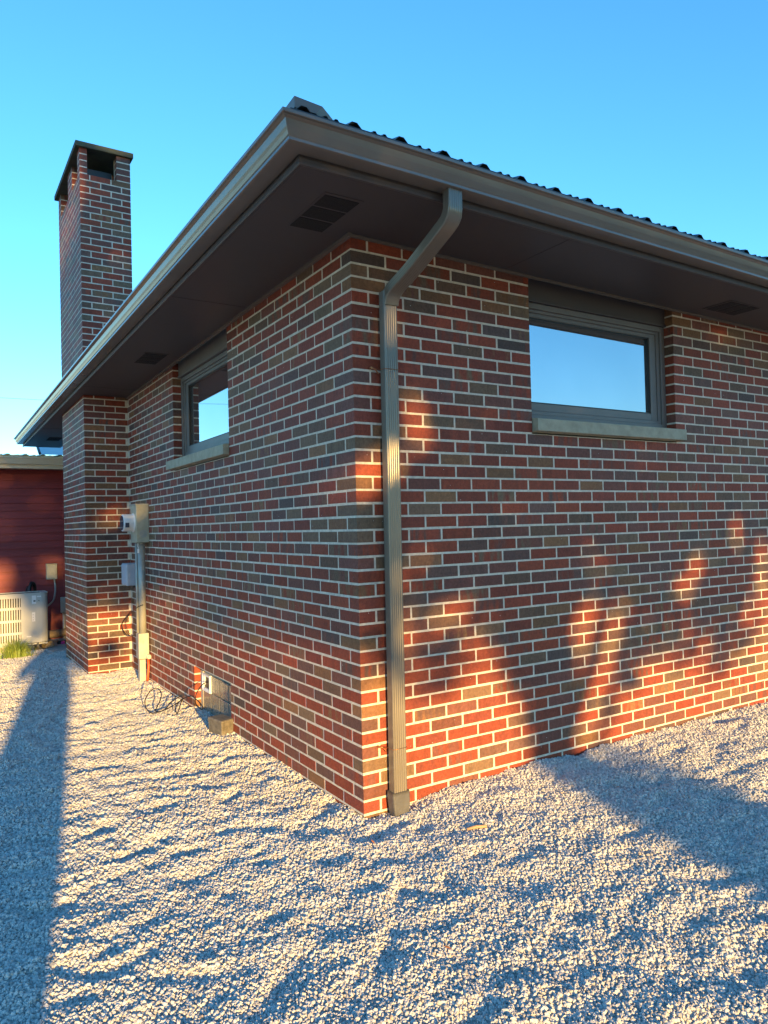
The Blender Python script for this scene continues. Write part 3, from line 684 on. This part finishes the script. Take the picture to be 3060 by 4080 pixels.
CAB = [(0.06, 2.50, 0.233), (0.0, 2.45, 0.236), (-0.05, 2.40, 0.224), (-0.08, 2.38, 0.196), (-0.1, 2.372, 0.156), (-0.09, 2.40, 0.10), (-0.03, 2.50, 0.04), (0.0, 2.54, 0.012), (0.024, 2.58, 0.014), (0.03, 2.649, 0.03), (0.02, 2.69, 0.05), (0.0, 2.719, 0.07), (-0.007, 2.75, 0.08), (-0.037, 2.798, 0.07), (-0.066, 2.85, 0.04), (-0.114, 2.836, 0.02), (-0.178, 2.785, 0.01), (-0.251, 2.733, 0.005), (-0.307, 2.699, 0.005), (-0.347, 2.704, 0.005), (-0.355, 2.815, 0.01), (-0.34, 2.946, 0.03), (-0.313, 3.024, 0.06), (-0.273, 3.07, 0.09), (-0.245, 3.05, 0.12), (-0.211, 3.054, 0.12), (-0.195, 3.013, 0.1), (-0.206, 2.951, 0.08), (-0.238, 2.875, 0.05), (-0.282, 2.791, 0.03), (-0.309, 2.74, 0.01), (-0.282, 2.694, 0.01), (-0.222, 2.741, 0.02), (-0.157, 2.859, 0.03), (-0.081, 2.91, 0.05), (-0.057, 2.897, 0.06), (-0.06, 2.85, 0.05), (-0.11, 2.739, 0.03), (-0.173, 2.596, 0.005), (-0.184, 2.604, 0.005), (-0.167, 2.672, 0.02), (-0.126, 2.756, 0.04), (-0.084, 2.787, 0.06)]
mb = MB(); mb.tube(smooth_path([(x, y, z+.006) for x, y, z in CAB]), .0042, 7); o = mb.build('coiled_cable', M_BLACK); tag(o, 'loose black cable coiled on the gravel below the glass block window', 'cable')
# block under the window
bk = MB(); a = R(12); ax = Vector((math.cos(a), math.sin(a), 0)); ay = Vector((-math.sin(a), math.cos(a), 0))
c_ = Vector((-.055, 1.915, 0)); vs = []
for z, s_ in ((-.05, .88), (.075, .98), (.084, 1.03), (.096, .95)):
    for i, j in ((-1,-1), (1,-1), (1,1), (-1,1)): vs.append(c_ + ax*(i*.060*s_) + ay*(j*.095*s_) + Vector((0,0,z)))
fs = [(3,2,1,0), (12,13,14,15)] + [(k*4+i, k*4+(i+1)%4, (k+1)*4+(i+1)%4, (k+1)*4+i) for k in range(3) for i in range(4)]
bk.add(vs, fs); o = bk.build('sprinkler_box', mat('dusty_brown_plastic', (.13, .118, .095), .7, var=.4, vscale=30, bump=.002), bevel=.012); tag(o, 'small dusty brown box standing in the gravel by the glass block window', 'box')
tw = MB(); tw.tube([(.30, -.44, float(ground_z(.30,-.44))+.012), (.345, -.455, float(ground_z(.345,-.455))+.015), (.385, -.485, float(ground_z(.385,-.485))+.012)], [.006,.008,.007], 6)
o = tw.build('wood_chip', mat('pale_wood', (.42, .27, .15), .8)); tag(o, 'small pale strip of wood lying on the gravel right of the downspout', 'wood chip')

# ------------------------------------------------------------------ garage behind
GY = 8.92
GA = root('garage', (-2.5, GY, 0), 'dark red sided garage with beige gutter and metal roof behind the chimney', 'garage')
gw = MB(); z = -.35
while z < 2.42:                      # clapboards, each lap proud at its lower edge
    gw.add([(-5, GY-.018, z), (-.03, GY-.018, z), (-.03, GY, z+.115), (-5, GY, z+.115), (-5, GY+.02, z), (-.03, GY+.02, z)], [(0,1,2,3), (4,5,1,0)]); z += .113
gw.box(-5, -.03, GY+.021, GY+.12, -.35, 2.5); gw.box(-5.1, -5.0, GY-.02, GY+4, -.35, 2.5)
gw.box(-.075, -.02, GY-.030, GY+.02, -.35, 2.42); o = gw.build('wall', M_SIDING); put(GA, o)
ge = MB(); ge.box(-5.3, .02, GY-.40, GY-.02, 2.415, 2.43); o = ge.build('soffit', M_BEIGE); put(GA, o)
ge = MB(); ge.box(-5.3, .02, GY-.415, GY-.40, 2.40, 2.46); o = ge.build('fascia', M_BEIGE); put(GA, o)
gg = MB(); pf = [(.415, 2.462), (.47, 2.462), (.475, 2.475), (.49, 2.505), (.50, 2.53), (.515, 2.545), (.515, 2.562), (.50, 2.562), (.415, 2.55)]
b = 0
gg.add([(-5.3, GY-o_, z_) for o_, z_ in pf] + [(.02, GY-o_, z_) for o_, z_ in pf], [tuple(range(9))[::-1], tuple(range(9, 18))] + [(k, (k+1)%9, 9+(k+1)%9, 9+k) for k in range(9)])
o = gg.build('gutter', M_BEIGE); put(GA, o)
gr = MB(); u = -5.3; pts = []
while u < 0.3:
    for du, h in ((0, 0), (.03, .02), (.055, .02), (.085, 0), (.14, .005), (.19, 0)): pts.append((u+du, h))
    u += .232
for (u0, h0), (u1, h1) in zip(pts[:-1], pts[1:]):
    for y0_, z0_, y1_, z1_ in ((GY-.47, 2.585, GY+.6, 2.665), (GY+.6, 2.680, GY+3.0, 2.83)):
        gr.add([(u0, y0_, z0_+h0), (u1, y0_, z0_+h1), (u1, y1_, z1_+h1), (u0, y1_, z1_+h0)], [(0,1,2,3)])
# taller rear slope whose rake edge shows under the eave of the house
for k in range(14):
    x0_ = -.226 + k*.06
    gr.add([(x0_, 10.0, 2.76), (x0_+.06, 10.0, 2.76), (x0_+.06+.14, 12.2, 3.36), (x0_+.14, 12.2, 3.36)], [(0,1,2,3)])
gr.tube([(-.25, 9.98, 2.77), (-.10, 12.2, 3.38)], .025, 6)
o = gr.build('roof', M_GROOF); put(GA, o); sd = o.modifiers.new('thickness', 'SOLIDIFY'); sd.thickness = .003
db = root('disconnect_box', (-.25, 8.9, .87), 'beige electrical disconnect box on the red garage wall with grey hose hanging from it', 'electrical box')
mb = MB(); mb.box(-.323, -.178, 8.80, 8.895, .757, .985); mb.box(-.305, -.195, 8.792, 8.80, .775, .965); mb.box(-.328, -.173, 8.788, 8.895, .985, .993); o = mb.build('box_cover', M_YGREY, bevel=.004); put(db, o)
mb = MB(); mb.tube(smooth_path([(-.213, 8.84, .757), (-.205, 8.83, .66), (-.225, 8.70, .56), (-.29, 8.45, .46), (-.40, 8.28, .40)]), .013, 8); o = mb.build('hose', M_GREYM); put(db, o)
pv = root('conduit_riser', (-.09, 8.86, .2), 'grey service pipe with pull box at the chimney edge of the garage wall', 'conduit')
mb = MB(); mb.box(-.13, -.05, 8.80, 8.885, .24, .475); o = mb.build('pull_box', M_GREYM, bevel=.01); put(pv, o)
mb = MB(); mb.cyl((-.085, 8.85, .24), (-.085, 8.85, -.3), .022, 12); o = mb.build('pipe', M_GREYM); put(pv, o)

# air conditioner
AC = root('air_conditioner', (-.9, 8.05, -.22), 'cream outdoor air conditioning unit with slotted grille in front of the red garage', 'air conditioner')
y0_, y1_ = 7.90, 8.26; zb_, zt_ = -.075, .625
bd = MB(); r_ = .09; prof = [(-1.62, y1_), (-1.62, y0_)] + [(-.42 - r_ + r_*math.sin(k/6*math.pi/2), y0_ + r_ - r_*math.cos(k/6*math.pi/2)) for k in range(7)] + [(-.42, y1_)]
# casing: side/rear shell and right front panel (grille opening from x=-1.5 to -.77)
n = len(prof)
bd.add([(x, y, zb_+.03) for x, y in prof[2:]] + [(x, y, zt_) for x, y in prof[2:]], [(k, k+1, k+1+n-2, k+n-2) for k in range(n-3)], smooth=True)
bd.box(-.745, -.42-r_, y0_, y0_+.02, zb_+.03, zt_); bd.box(-1.62, -.745, y0_, y0_+.02, zt_-.05, zt_); bd.box(-1.62, -.745, y0_, y0_+.02, zb_, zb_+.055); bd.box(-1.62, -1.52, y0_, y0_+.02, zb_+.055, zt_-.05)
bd.box(-1.62, -.42, y1_-.01, y1_, zb_, zt_); bd.box(-1.62, -1.60, y0_+.02, y1_-.01, zb_, zt_); bd.box(-1.60, -.43, y0_+.03, y1_-.01, zb_, zb_+.02)
for k in range(22): bd.box(-.432, -.428, y0_+.1, y1_-.01, zb_+.03, zt_) if k == 0 else None
bd.box(-1.62, -.50, y0_, y0_+.03, zt_, zt_+.012); bd.box(-1.62, -.43, y1_-.03, y1_, zt_, zt_+.012); bd.box(-.50, -.42, y0_+.07, y1_, zt_-.002, zt_+.010)
o = bd.build('casing', M_ACP); put(AC, o)
tp = MB(); tp.box(-1.60, -.50, y0_+.03, y1_-.03, zt_-.03, zt_-.01)
for k in range(11): tp.box(-1.6, -.5, y0_+.04+k*.026, y0_+.046+k*.026, zt_-.01, zt_)
o = tp.build('top_grille', M_BLACK); put(AC, o)
gl = MB(); x = -1.52; xe = -.762
for zz in (.105-.008, .265-.0, .435): gl.box(-1.52, -.745, y0_+.001, y0_+.012, zz-.016, zz+.016)
while x < xe: gl.box(x, x+.015, y0_+.002, y0_+.011, zb_+.055, zt_-.05); x += .0305
gl.box(-.764, -.745, y0_+.002, y0_+.011, zb_+.055, zt_-.05); o = gl.build('grille', M_ACP); put(AC, o)
cb = MB(); cb.box(-1.52, -.745, y0_+.05, y0_+.06, zb_+.02, zt_-.02); x = -1.52
while x < -.75: cb.box(x, x+.004, y0_+.035, y0_+.05, zb_+.02, zt_-.02); x += .012
o = cb.build('coil', mat('coil_fins', (.06, .06, .055), .6, metal=.4)); put(AC, o)
for b4 in ((-.628, -.575, .485, .60), (-.565, -.512, .575, .592), (-.628, -.588, .245, .37), (-.70, -.64, .035, .05)):
    lb = MB(); lb.box(b4[0], b4[1], y0_-.0012, y0_-.0002, b4[2], b4[3]); o = lb.build('label_plate', M_WHITE); put(AC, o)
for b4 in [(-.609, -.582, .515, .534), (-.545, -.535, .52, .532)] + [(-.618, -.612, .262+.035*k, .272+.035*k) for k in range(3)]:
    lb = MB(); lb.box(b4[0], b4[1], y0_-.003, y0_-.0013, b4[2], b4[3]); o = lb.build('printed_mark', M_BLACK); put(AC, o)
for fx in (-.66, -1.42):
    ft = MB(); vs = []
    for z_, s_ in ((-.24, .085), (-.16, .06), (-.075, .055)):
        for i, j in ((-1,-1), (1,-1), (1,1), (-1,1)): vs.append((fx + i*s_, 8.05 + j*.16, z_))
    ft.add(vs, [(3,2,1,0), (8,9,10,11)] + [(k*4+i, k*4+(i+1)%4, (k+1)*4+(i+1)%4, (k+1)*4+i) for k in range(2) for i in range(4)])
    o = ft.build('foot', M_BOOT, bevel=.01); put(AC, o)
ls = MB(); ls.tube(smooth_path([(-.62, 8.30, .45), (-.61, 8.34, .66), (-.57, 8.40, .74), (-.53, 8.45, .66), (-.53, 8.5, .3)]), .028, 8); ls.tube(smooth_path([(-.66, 8.30, .45), (-.65, 8.34, .62), (-.61, 8.42, .69), (-.58, 8.5, .6), (-.58, 8.5, .3)]), .02, 8)
o = ls.build('line_set', M_BLACK); put(AC, o)
ls = MB(); ls.tube(smooth_path([(-.56, 7.93, -.05), (-.54, 7.92, -.12), (-.44, 7.98, -.17), (-.28, 8.2, -.19), (-.08, 8.45, -.20), (.0, 8.5, -.2)]), .012, 8); o = ls.build('drain_hose', M_BOOT); put(AC, o)

def rock(name, c, r, m, seed, label, cat, flat=.7):
    bpy_rng = np.random.default_rng(seed); import bmesh
    bm = bmesh.new(); bmesh.ops.create_icosphere(bm, subdivisions=3, radius=1)
    ph = bpy_rng.uniform(0, 6, (6, 3)); 
    for v in bm.verts:
        k = 1 + sum(.10*math.sin(p[0] + (2+i)*v.co.x + p[1]) * math.cos((1.5+i)*v.co.y + p[2]) for i, p in enumerate(ph)); v.co = Vector((v.co.x*k*r[0], v.co.y*k*r[1], v.co.z*k*r[2])) + Vector(c)
    me_ = bpy.data.meshes.new(name); bm.to_mesh(me_); me_.materials.append(m)
    for p_ in me_.polygons: p_.use_smooth = True
    o_ = bpy.data.objects.new(name, me_); sc.collection.objects.link(o_); tag(o_, label, cat); return o_
rock('rock', (-.40, 8.12, -.155), (.085, .07, .075), M_STONE, 3, 'rounded tan rock on the ground right of the air conditioner foot', 'rock')
cbk = MB(); cbk.box(-1.18, -.80, 7.98, 8.2, -.27, -.082); o = cbk.build('concrete_block', M_CONC, bevel=.012); tag(o, 'rough concrete block propping the air conditioner behind the green grass tuft', 'block')
lg = MB(); lg.tube([(-.52, 8.55, -.04), (-.28, 8.52, -.03), (-.05, 8.5, -.01)], [.05, .06, .055], 10); o = lg.build('log', M_WOOD); tag(o, 'grey weathered log against the foot of the red garage wall', 'log')
bg_ = root('tool_case', (-.15, 8.35, -.15), 'black tool case with a pink patch lying beside the chimney foot', 'tool case')
mb = MB(); mb.box(-.26, -.05, 8.28, 8.38, -.20, -.115); o = mb.build('case_body', M_BLACK, bevel=.015); put(bg_, o)
mb = MB(); mb.box(-.215, -.165, 8.270, 8.279, -.155, -.115); o = mb.build('patch', mat('pink', (.75, .05, .30), .5)); put(bg_, o)
# grass tuft
gs = MB()
for k in range(900):
    a_ = random.uniform(0, 6.28); r_ = abs(random.gauss(0, .085)); x_ = -.93 + r_*math.cos(a_); y_ = 7.02 + r_*math.sin(a_)*.8; z_ = float(ground_z(x_, y_)) - .01
    h_ = random.uniform(.13, .29)*(1-.9*r_); l_ = Vector((random.gauss(0, .05), random.gauss(0, .05), h_)); w_ = Vector((random.uniform(-1,1), random.uniform(-1,1), 0)).normalized()*.003
    p = Vector((x_, y_, z_)); q1 = p + l_*.55; q2 = p + l_ + Vector((l_.x*.9, l_.y*.9, -.01))
    gs.add([p-w_, p+w_, q1+w_*.8, q1-w_*.8, q2], [(0,1,2,3), (3,2,4)])
def leafy(name, c1, c2):
    m = mat(name, c1, .6, col2=c2, vscale=12); p = m.node_tree.nodes['Principled BSDF']
    try: p.inputs['Subsurface Weight'].default_value = .0
    except Exception: pass
    return m
M_GRASS = leafy('grass_blade', (.12, .22, .03), (.28, .34, .07))
o = gs.build('grass_tuft', M_GRASS); tag(o, 'bright green tuft of grass in front of the air conditioner', 'grass tuft')

# ------------------------------------------------------------------ what stands behind the photographer
# person holding the phone
def person():
    P0 = Vector((-2.225, -3.54, 0)); f = Vector((fw.x, fw.y, 0)).normalized(); r = Vector((f.y, -f.x, 0)); gz = float(ground_z(P0.x, P0.y))
    J = {}; E_ = []; rad = {}
    def j(n, x, y, z, rr, par=None):
        J[n] = P0 + r*x + f*y + Vector((0, 0, z + gz)); rad[n] = rr
        if par: E_.append((par, n))
    j('pelvis', 0, 0, .95, (.215, .15)); j('waist', 0, .01, 1.10, (.235, .14), 'pelvis'); j('chest', 0, 0, 1.28, (.195, .13), 'waist'); j('neckbase', 0, 0, 1.43, (.075, .06), 'chest')
    j('neck', 0, .01, 1.50, (.055, .055), 'neckbase'); j('head', 0, .03, 1.60, (.078, .092), 'neck'); j('crown', 0, .02, 1.70, (.062, .075), 'head')
    for s_, n in ((-1, 'l'), (1, 'r')):
        j(n+'hip', s_*.105, 0, .88, .135, 'pelvis'); j(n+'knee', s_*.115, .02, .50, .118, n+'hip'); j(n+'ankle', s_*.10, -.02, .09, .078, n+'knee'); j(n+'toe', s_*.13, .14, .035, (.045, .03), n+'ankle')
        j(n+'sh', s_*.18, 0, 1.40, .062, 'neckbase'); j(n+'elb', s_*(.37 if s_ < 0 else .30), .06, (1.09 if s_ < 0 else 1.15), .065, n+'sh'); j(n+'wri', s_*.07, .30, 1.37, .028, n+'elb'); j(n+'palm', s_*.055, .33, 1.41, (.038, .018), n+'wri')
    me_ = bpy.data.meshes.new('body'); names = list(J); me_.from_pydata([J[n] - P0 for n in names], [(names.index(a), names.index(b)) for a, b in E_], [])
    o_ = bpy.data.objects.new('body', me_); sc.collection.objects.link(o_)
    sk = o_.modifiers.new('skin', 'SKIN'); lay = me_.skin_vertices[0].data
    for i, n in enumerate(names):
        v = rad[n]; lay[i].radius = v if isinstance(v, tuple) else (v, v); lay[i].use_root = (i == 0)
    su = o_.modifiers.new('sub', 'SUBSURF'); su.levels = 2; su.render_levels = 2
    me_.materials.append(mat('dark_clothes', (.05, .06, .09), .8, bump=.002)); return o_, P0, f, r, gz
pb, P0, pf_, pr_, gz_ = person()
PR = root('person', P0, 'person in dark clothes standing behind the camera with phone raised, shadow falling across gravel', 'person')
pb.parent = PR
hr = MB(); hm = []
for a in range(7):
    for b_ in range(14):
        th = a/6*1.75; ph = b_/14*2*math.pi; hm.append(Vector((0,0,1.635+gz_)) + pr_*.088*math.sin(th)*math.cos(ph) + pf_*(.098*math.sin(th)*math.sin(ph)+.005 - (.02 if math.sin(ph) > 0 and a > 3 else 0)) + Vector((0,0,.115*math.cos(th))))
hr.add(hm, [(a*14+b_, a*14+(b_+1)%14, (a+1)*14+(b_+1)%14, (a+1)*14+b_) for a in range(6) for b_ in range(14)], smooth=True); o = hr.build('hair', mat('hair', (.04, .025, .015), .7)); o.parent = PR
for s_ in (-1, 1):
    hd_ = MB()
    base = pf_*.345 + pr_*(s_*.055) + Vector((0,0,1.425+gz_))
    for k in range(4):
        b0 = base + Vector((0,0,-.018+.019*k)) + pr_*(s_*.01); L_ = (.060, .068, .064, .050)[k]
        hd_.tube([b0, b0 + pf_*.022 - pr_*(s_*.012), b0 + pf_*.018 - pr_*(s_*(L_*.6)), b0 + pf_*.006 - pr_*(s_*L_)], [.009, .0085, .008, .006], 7)
    hd_.tube([base + Vector((0,0,-.03)), base - pf_*.012 - pr_*(s_*.02) + Vector((0,0,-.025)), base - pf_*.012 - pr_*(s_*.045) + Vector((0,0,-.012))], [.011, .010, .007], 7)
    o = hd_.build('hand', mat('skin', (.45, .27, .19), .6)); o.parent = PR
PH = MB(); c_ = CAM - Vector((fw.x, fw.y, 0)).normalized()*.02 - Vector((0,0,.04)); PH.obox((0,0,0), rt0, Vector((fw.x, fw.y, 0)).normalized(), Vector((0,0,1)), .037, .004, .078)
o = PH.build('phone', M_BLACK, bevel=.003); o.location = c_ - Vector((fw.x, fw.y, 0)).normalized()*.02; tag(o, 'black phone held upright by the person behind the camera', 'phone')

# trees that shade the wall: crowns begin above head height, gaps let the low sun through
TN = math.tan(SUN_EL)/abs(sy); KX = sx/sy
Lx = [-8, -2.5, -2.15, -2.07, -1.74, -1.66, -1.3, -.98, -.55, -.37, -.22, 0, .3, .5, .85, 1.0, 1.1, 1.14]; Ly = [2.0, 1.8, 1.6, 1.02, 1.02, 1.25, 1.25, 1.25, 1.20, .96, .80, .66, .58, .50, .60, .36, .10, -.1]
FLECK = [(.05, 1.70, .12, .13), (.38, 1.98, .07, .20), (.20, 2.46, .05, .10), (.22, 2.25, .04, .08), (.20, 1.75, .10, .10), (.40, 1.27, .10, .07), (.60, .97, .20, .07), (.31, .86, .10, .08), (.75,.80,.10,.05), (.03,1.0,.05,.05),
    (3.22, 1.32, .05, .22), (3.12, 2.75, .22, .05), (2.58, .95, .16, .09), (2.72, 1.12, .10, .10), (1.80, .80, .10, .16), (3.55, .95, .09, .45), (3.36, .72, .10, .12), (4.2, 1.6, .2, .3),
    (-1.0, 2.23, .22, .06), (-.78, 2.22, .08, .07), (-.58, 1.27, .14, .10), (-1.42, 5.68, .13, .52), (-1.24, 5.98, .05, .10), (-2.50, 2.02, .22, .22), (-1.82, 2.16, .13, .06), (-1.68, 2.12, .06, .09), (-.10, 1.9, .0, .0)]
def is_lit(u, v):
    for a, b, ra_, rb_ in FLECK:
        if ra_ > 0 and ((u-a)/ra_)**2 + ((v-b)/rb_)**2 < .68: return True
    if -1.24 < u < -.92 and .76 < v < 1.0: return False
    if u < 1.14: return v < np.interp(u, Lx, Ly)
    if u < 1.50: return False if v > -.36 else True
    if u < 1.95:
        if v < -.02: return not (u < 1.85 and v > -.38 + .25*(u-1.5))
        br = 1.70 + .36*v
        if abs(u - br) < .06: return False
        return v < (.95 - .6*abs(u-1.68)) if u < br else v < .38
    return v < np.interp(u, [1.95, 2.2, 2.45, 2.6, 3.0, 3.2, 3.4, 3.7, 6], [.32, .42, .44, .34, .28, .40, .55, .8, .9])
M_LEAF = leafy('leaf', (.045, .085, .018), (.10, .15, .035)); M_BARK = mat('bark', (.10, .075, .055), .9, var=.3, vscale=20, bump=.01, bscale=25, stretch=(1, 1, .3))
TREES = [(-5.2, 14.5, .17), (-3.4, 16.2, .16), (1.30, 12.5, .15), (3.9, 14.2, .17), (6.6, 13.4, .15)]     # sun-plane U, distance, trunk radius
tl = ['leafy tree left of the person, casting the dappled shade on the chimney', 'tall leafy tree straight behind the person with the phone', 'leafy forked tree whose trunk shadow falls right of the downspout', 'leafy tree behind the yard shading the wide front window', 'leafy tree at the far right of the row behind the camera']
leaves = [MB() for _ in TREES]; lr = random.Random(5); n_l = 0
for k in range(110000):
    U = lr.uniform(-7.0, 7.4); top = (5.4 if U > .3 else 6.9) + .5*math.sin(U*1.3) + .3*math.sin(U*3.1+1)
    V = lr.uniform(-.4, top)
    if V < -.02 and not (.98 < U < 1.9): continue
    if is_lit(U, V) or is_lit(U + lr.gauss(0, .035), V + lr.gauss(0, .035)): continue
    thin = 1.0
    if U < 1.14 and U > -.4 and V < 1.15: thin = .16 + .84*min(1, max(0, (V - np.interp(U, Lx, Ly))/.62))**1.2
    elif 1.5 < U < 2.0 and V > 0 and V < 1.25: thin = .45
    elif U > 1.95 and V < 1.5: thin = .22 + .78*min(1, max(0, (V - .45)/.8))
    elif U < -.4 and V < 1.5 and V > 1.2: thin = .5
    if lr.random() > thin: continue
    ti = min(range(len(TREES)), key=lambda i: abs(U - TREES[i][0]) + lr.uniform(0, .6)); D0 = TREES[ti][1]
    near_ = (.9 < U < 2.0 and V < .45)
    D = D0 + lr.gauss(0, .35 if near_ else 1.1); D = max(9.5, min(18, D))
    c = Vector((U - KX*D, -D, V + TN*D))
    if c.z < .3: continue
    s_ = lr.uniform(.065, .115); q_n = Vector((lr.gauss(0, 1), lr.gauss(0, 1), lr.gauss(0, .8))).normalized(); t1 = q_n.orthogonal().normalized(); t2 = q_n.cross(t1)
    leaves[ti].add([c - t1*s_, c - t1*.2*s_ + t2*s_*.55, c + t1*s_, c - t1*.2*s_ - t2*s_*.55], [(0,1,2,3)]); n_l += 1
print('leaves', n_l)
for i, (U, D, r_) in enumerate(TREES):
    bx_ = U - KX*D; T = root('shade_tree', (bx_, -D, 0), tl[i], 'tree', 'trees behind the camera')
    tk = MB(); zt_ = 3.2 + .3*i % 1; z0g = float(ground_z(bx_, -D))-.1
    tk.tube([(0,0,z0g), (.02, 0, .5), (.0, .05, 1.6), (.03, .0, 2.6), (.0, 0, 4.2), (.1, 0, 6.0), (.1, 0, 7.4)], [r_*1.35, r_*1.05, r_, r_*.9, r_*.7, r_*.45, .04], 12)
    br_ = random.Random(i)
    if i == 2: tk.tube([(.05, 0, 1.7), (.35, 0, 2.2), (.62, 0, 2.9), (.85, 0, 4.2)], [.09, .075, .065, .03], 8)
    for k in range(9):
        a = br_.uniform(0, 6.28); z_ = 3.0 + k*.45; L_ = br_.uniform(1.2, 2.2)
        tk.tube([(0,0,z_), (L_*.5*math.cos(a), L_*.5*math.sin(a), z_+.35), (L_*math.cos(a), L_*math.sin(a), z_+.9)], [.05, .035, .012], 6)
    o = tk.build('trunk', M_BARK); o.parent = T
    o = leaves[i].build('crown', M_LEAF); put(T, o)

# power line high behind the garage
pl = MB(); pl.tube([(-14, 30, 7.6), (-6, 30, 7.2), (.7, 30, 7.02), (8, 30, 7.1), (16, 30, 7.6)], .007, 5)
o = pl.build('power_line', M_BLACK); tag(o, 'thin power line crossing the sky left of the chimney', 'power line')
# dry leaves blown onto the gravel
M_DRY = mat('dry_leaf', (.42, .17, .06), .7, var=.3, vscale=40)
dl = random.Random(3); first = None; DLB = ['curled orange dry leaf on the gravel nearest the house corner', 'orange dry leaf on the shaded gravel below the wide window', 'orange dry leaf on the gravel in the middle of the foreground', 'orange dry leaf on the gravel beside the long human shadow', 'orange dry leaf on the gravel left of the small brown box']
for (x_, y_), lb_ in zip([(-.13, -.30), (1.25, -.52), (-.35, -1.15), (-.95, .6), (-.55, 1.6)], DLB):
    m_b = MB(); a_ = dl.uniform(0, 6.28); u_ = Vector((math.cos(a_), math.sin(a_), .1)); v2 = Vector((-math.sin(a_), math.cos(a_), .25)); c_ = Vector((x_, y_, float(ground_z(x_, y_)) + .014)); z2 = Vector((0,0,.005))
    m_b.add([c_-u_*.017, c_-v2*.007+z2, c_+u_*.019+z2, c_+v2*.008+z2*1.4, c_], [(0,1,4), (1,2,4), (2,3,4), (3,0,4)])
    o = m_b.build('dry_leaf', M_DRY); tag(o, lb_, 'leaf', 'dry leaves on the gravel')
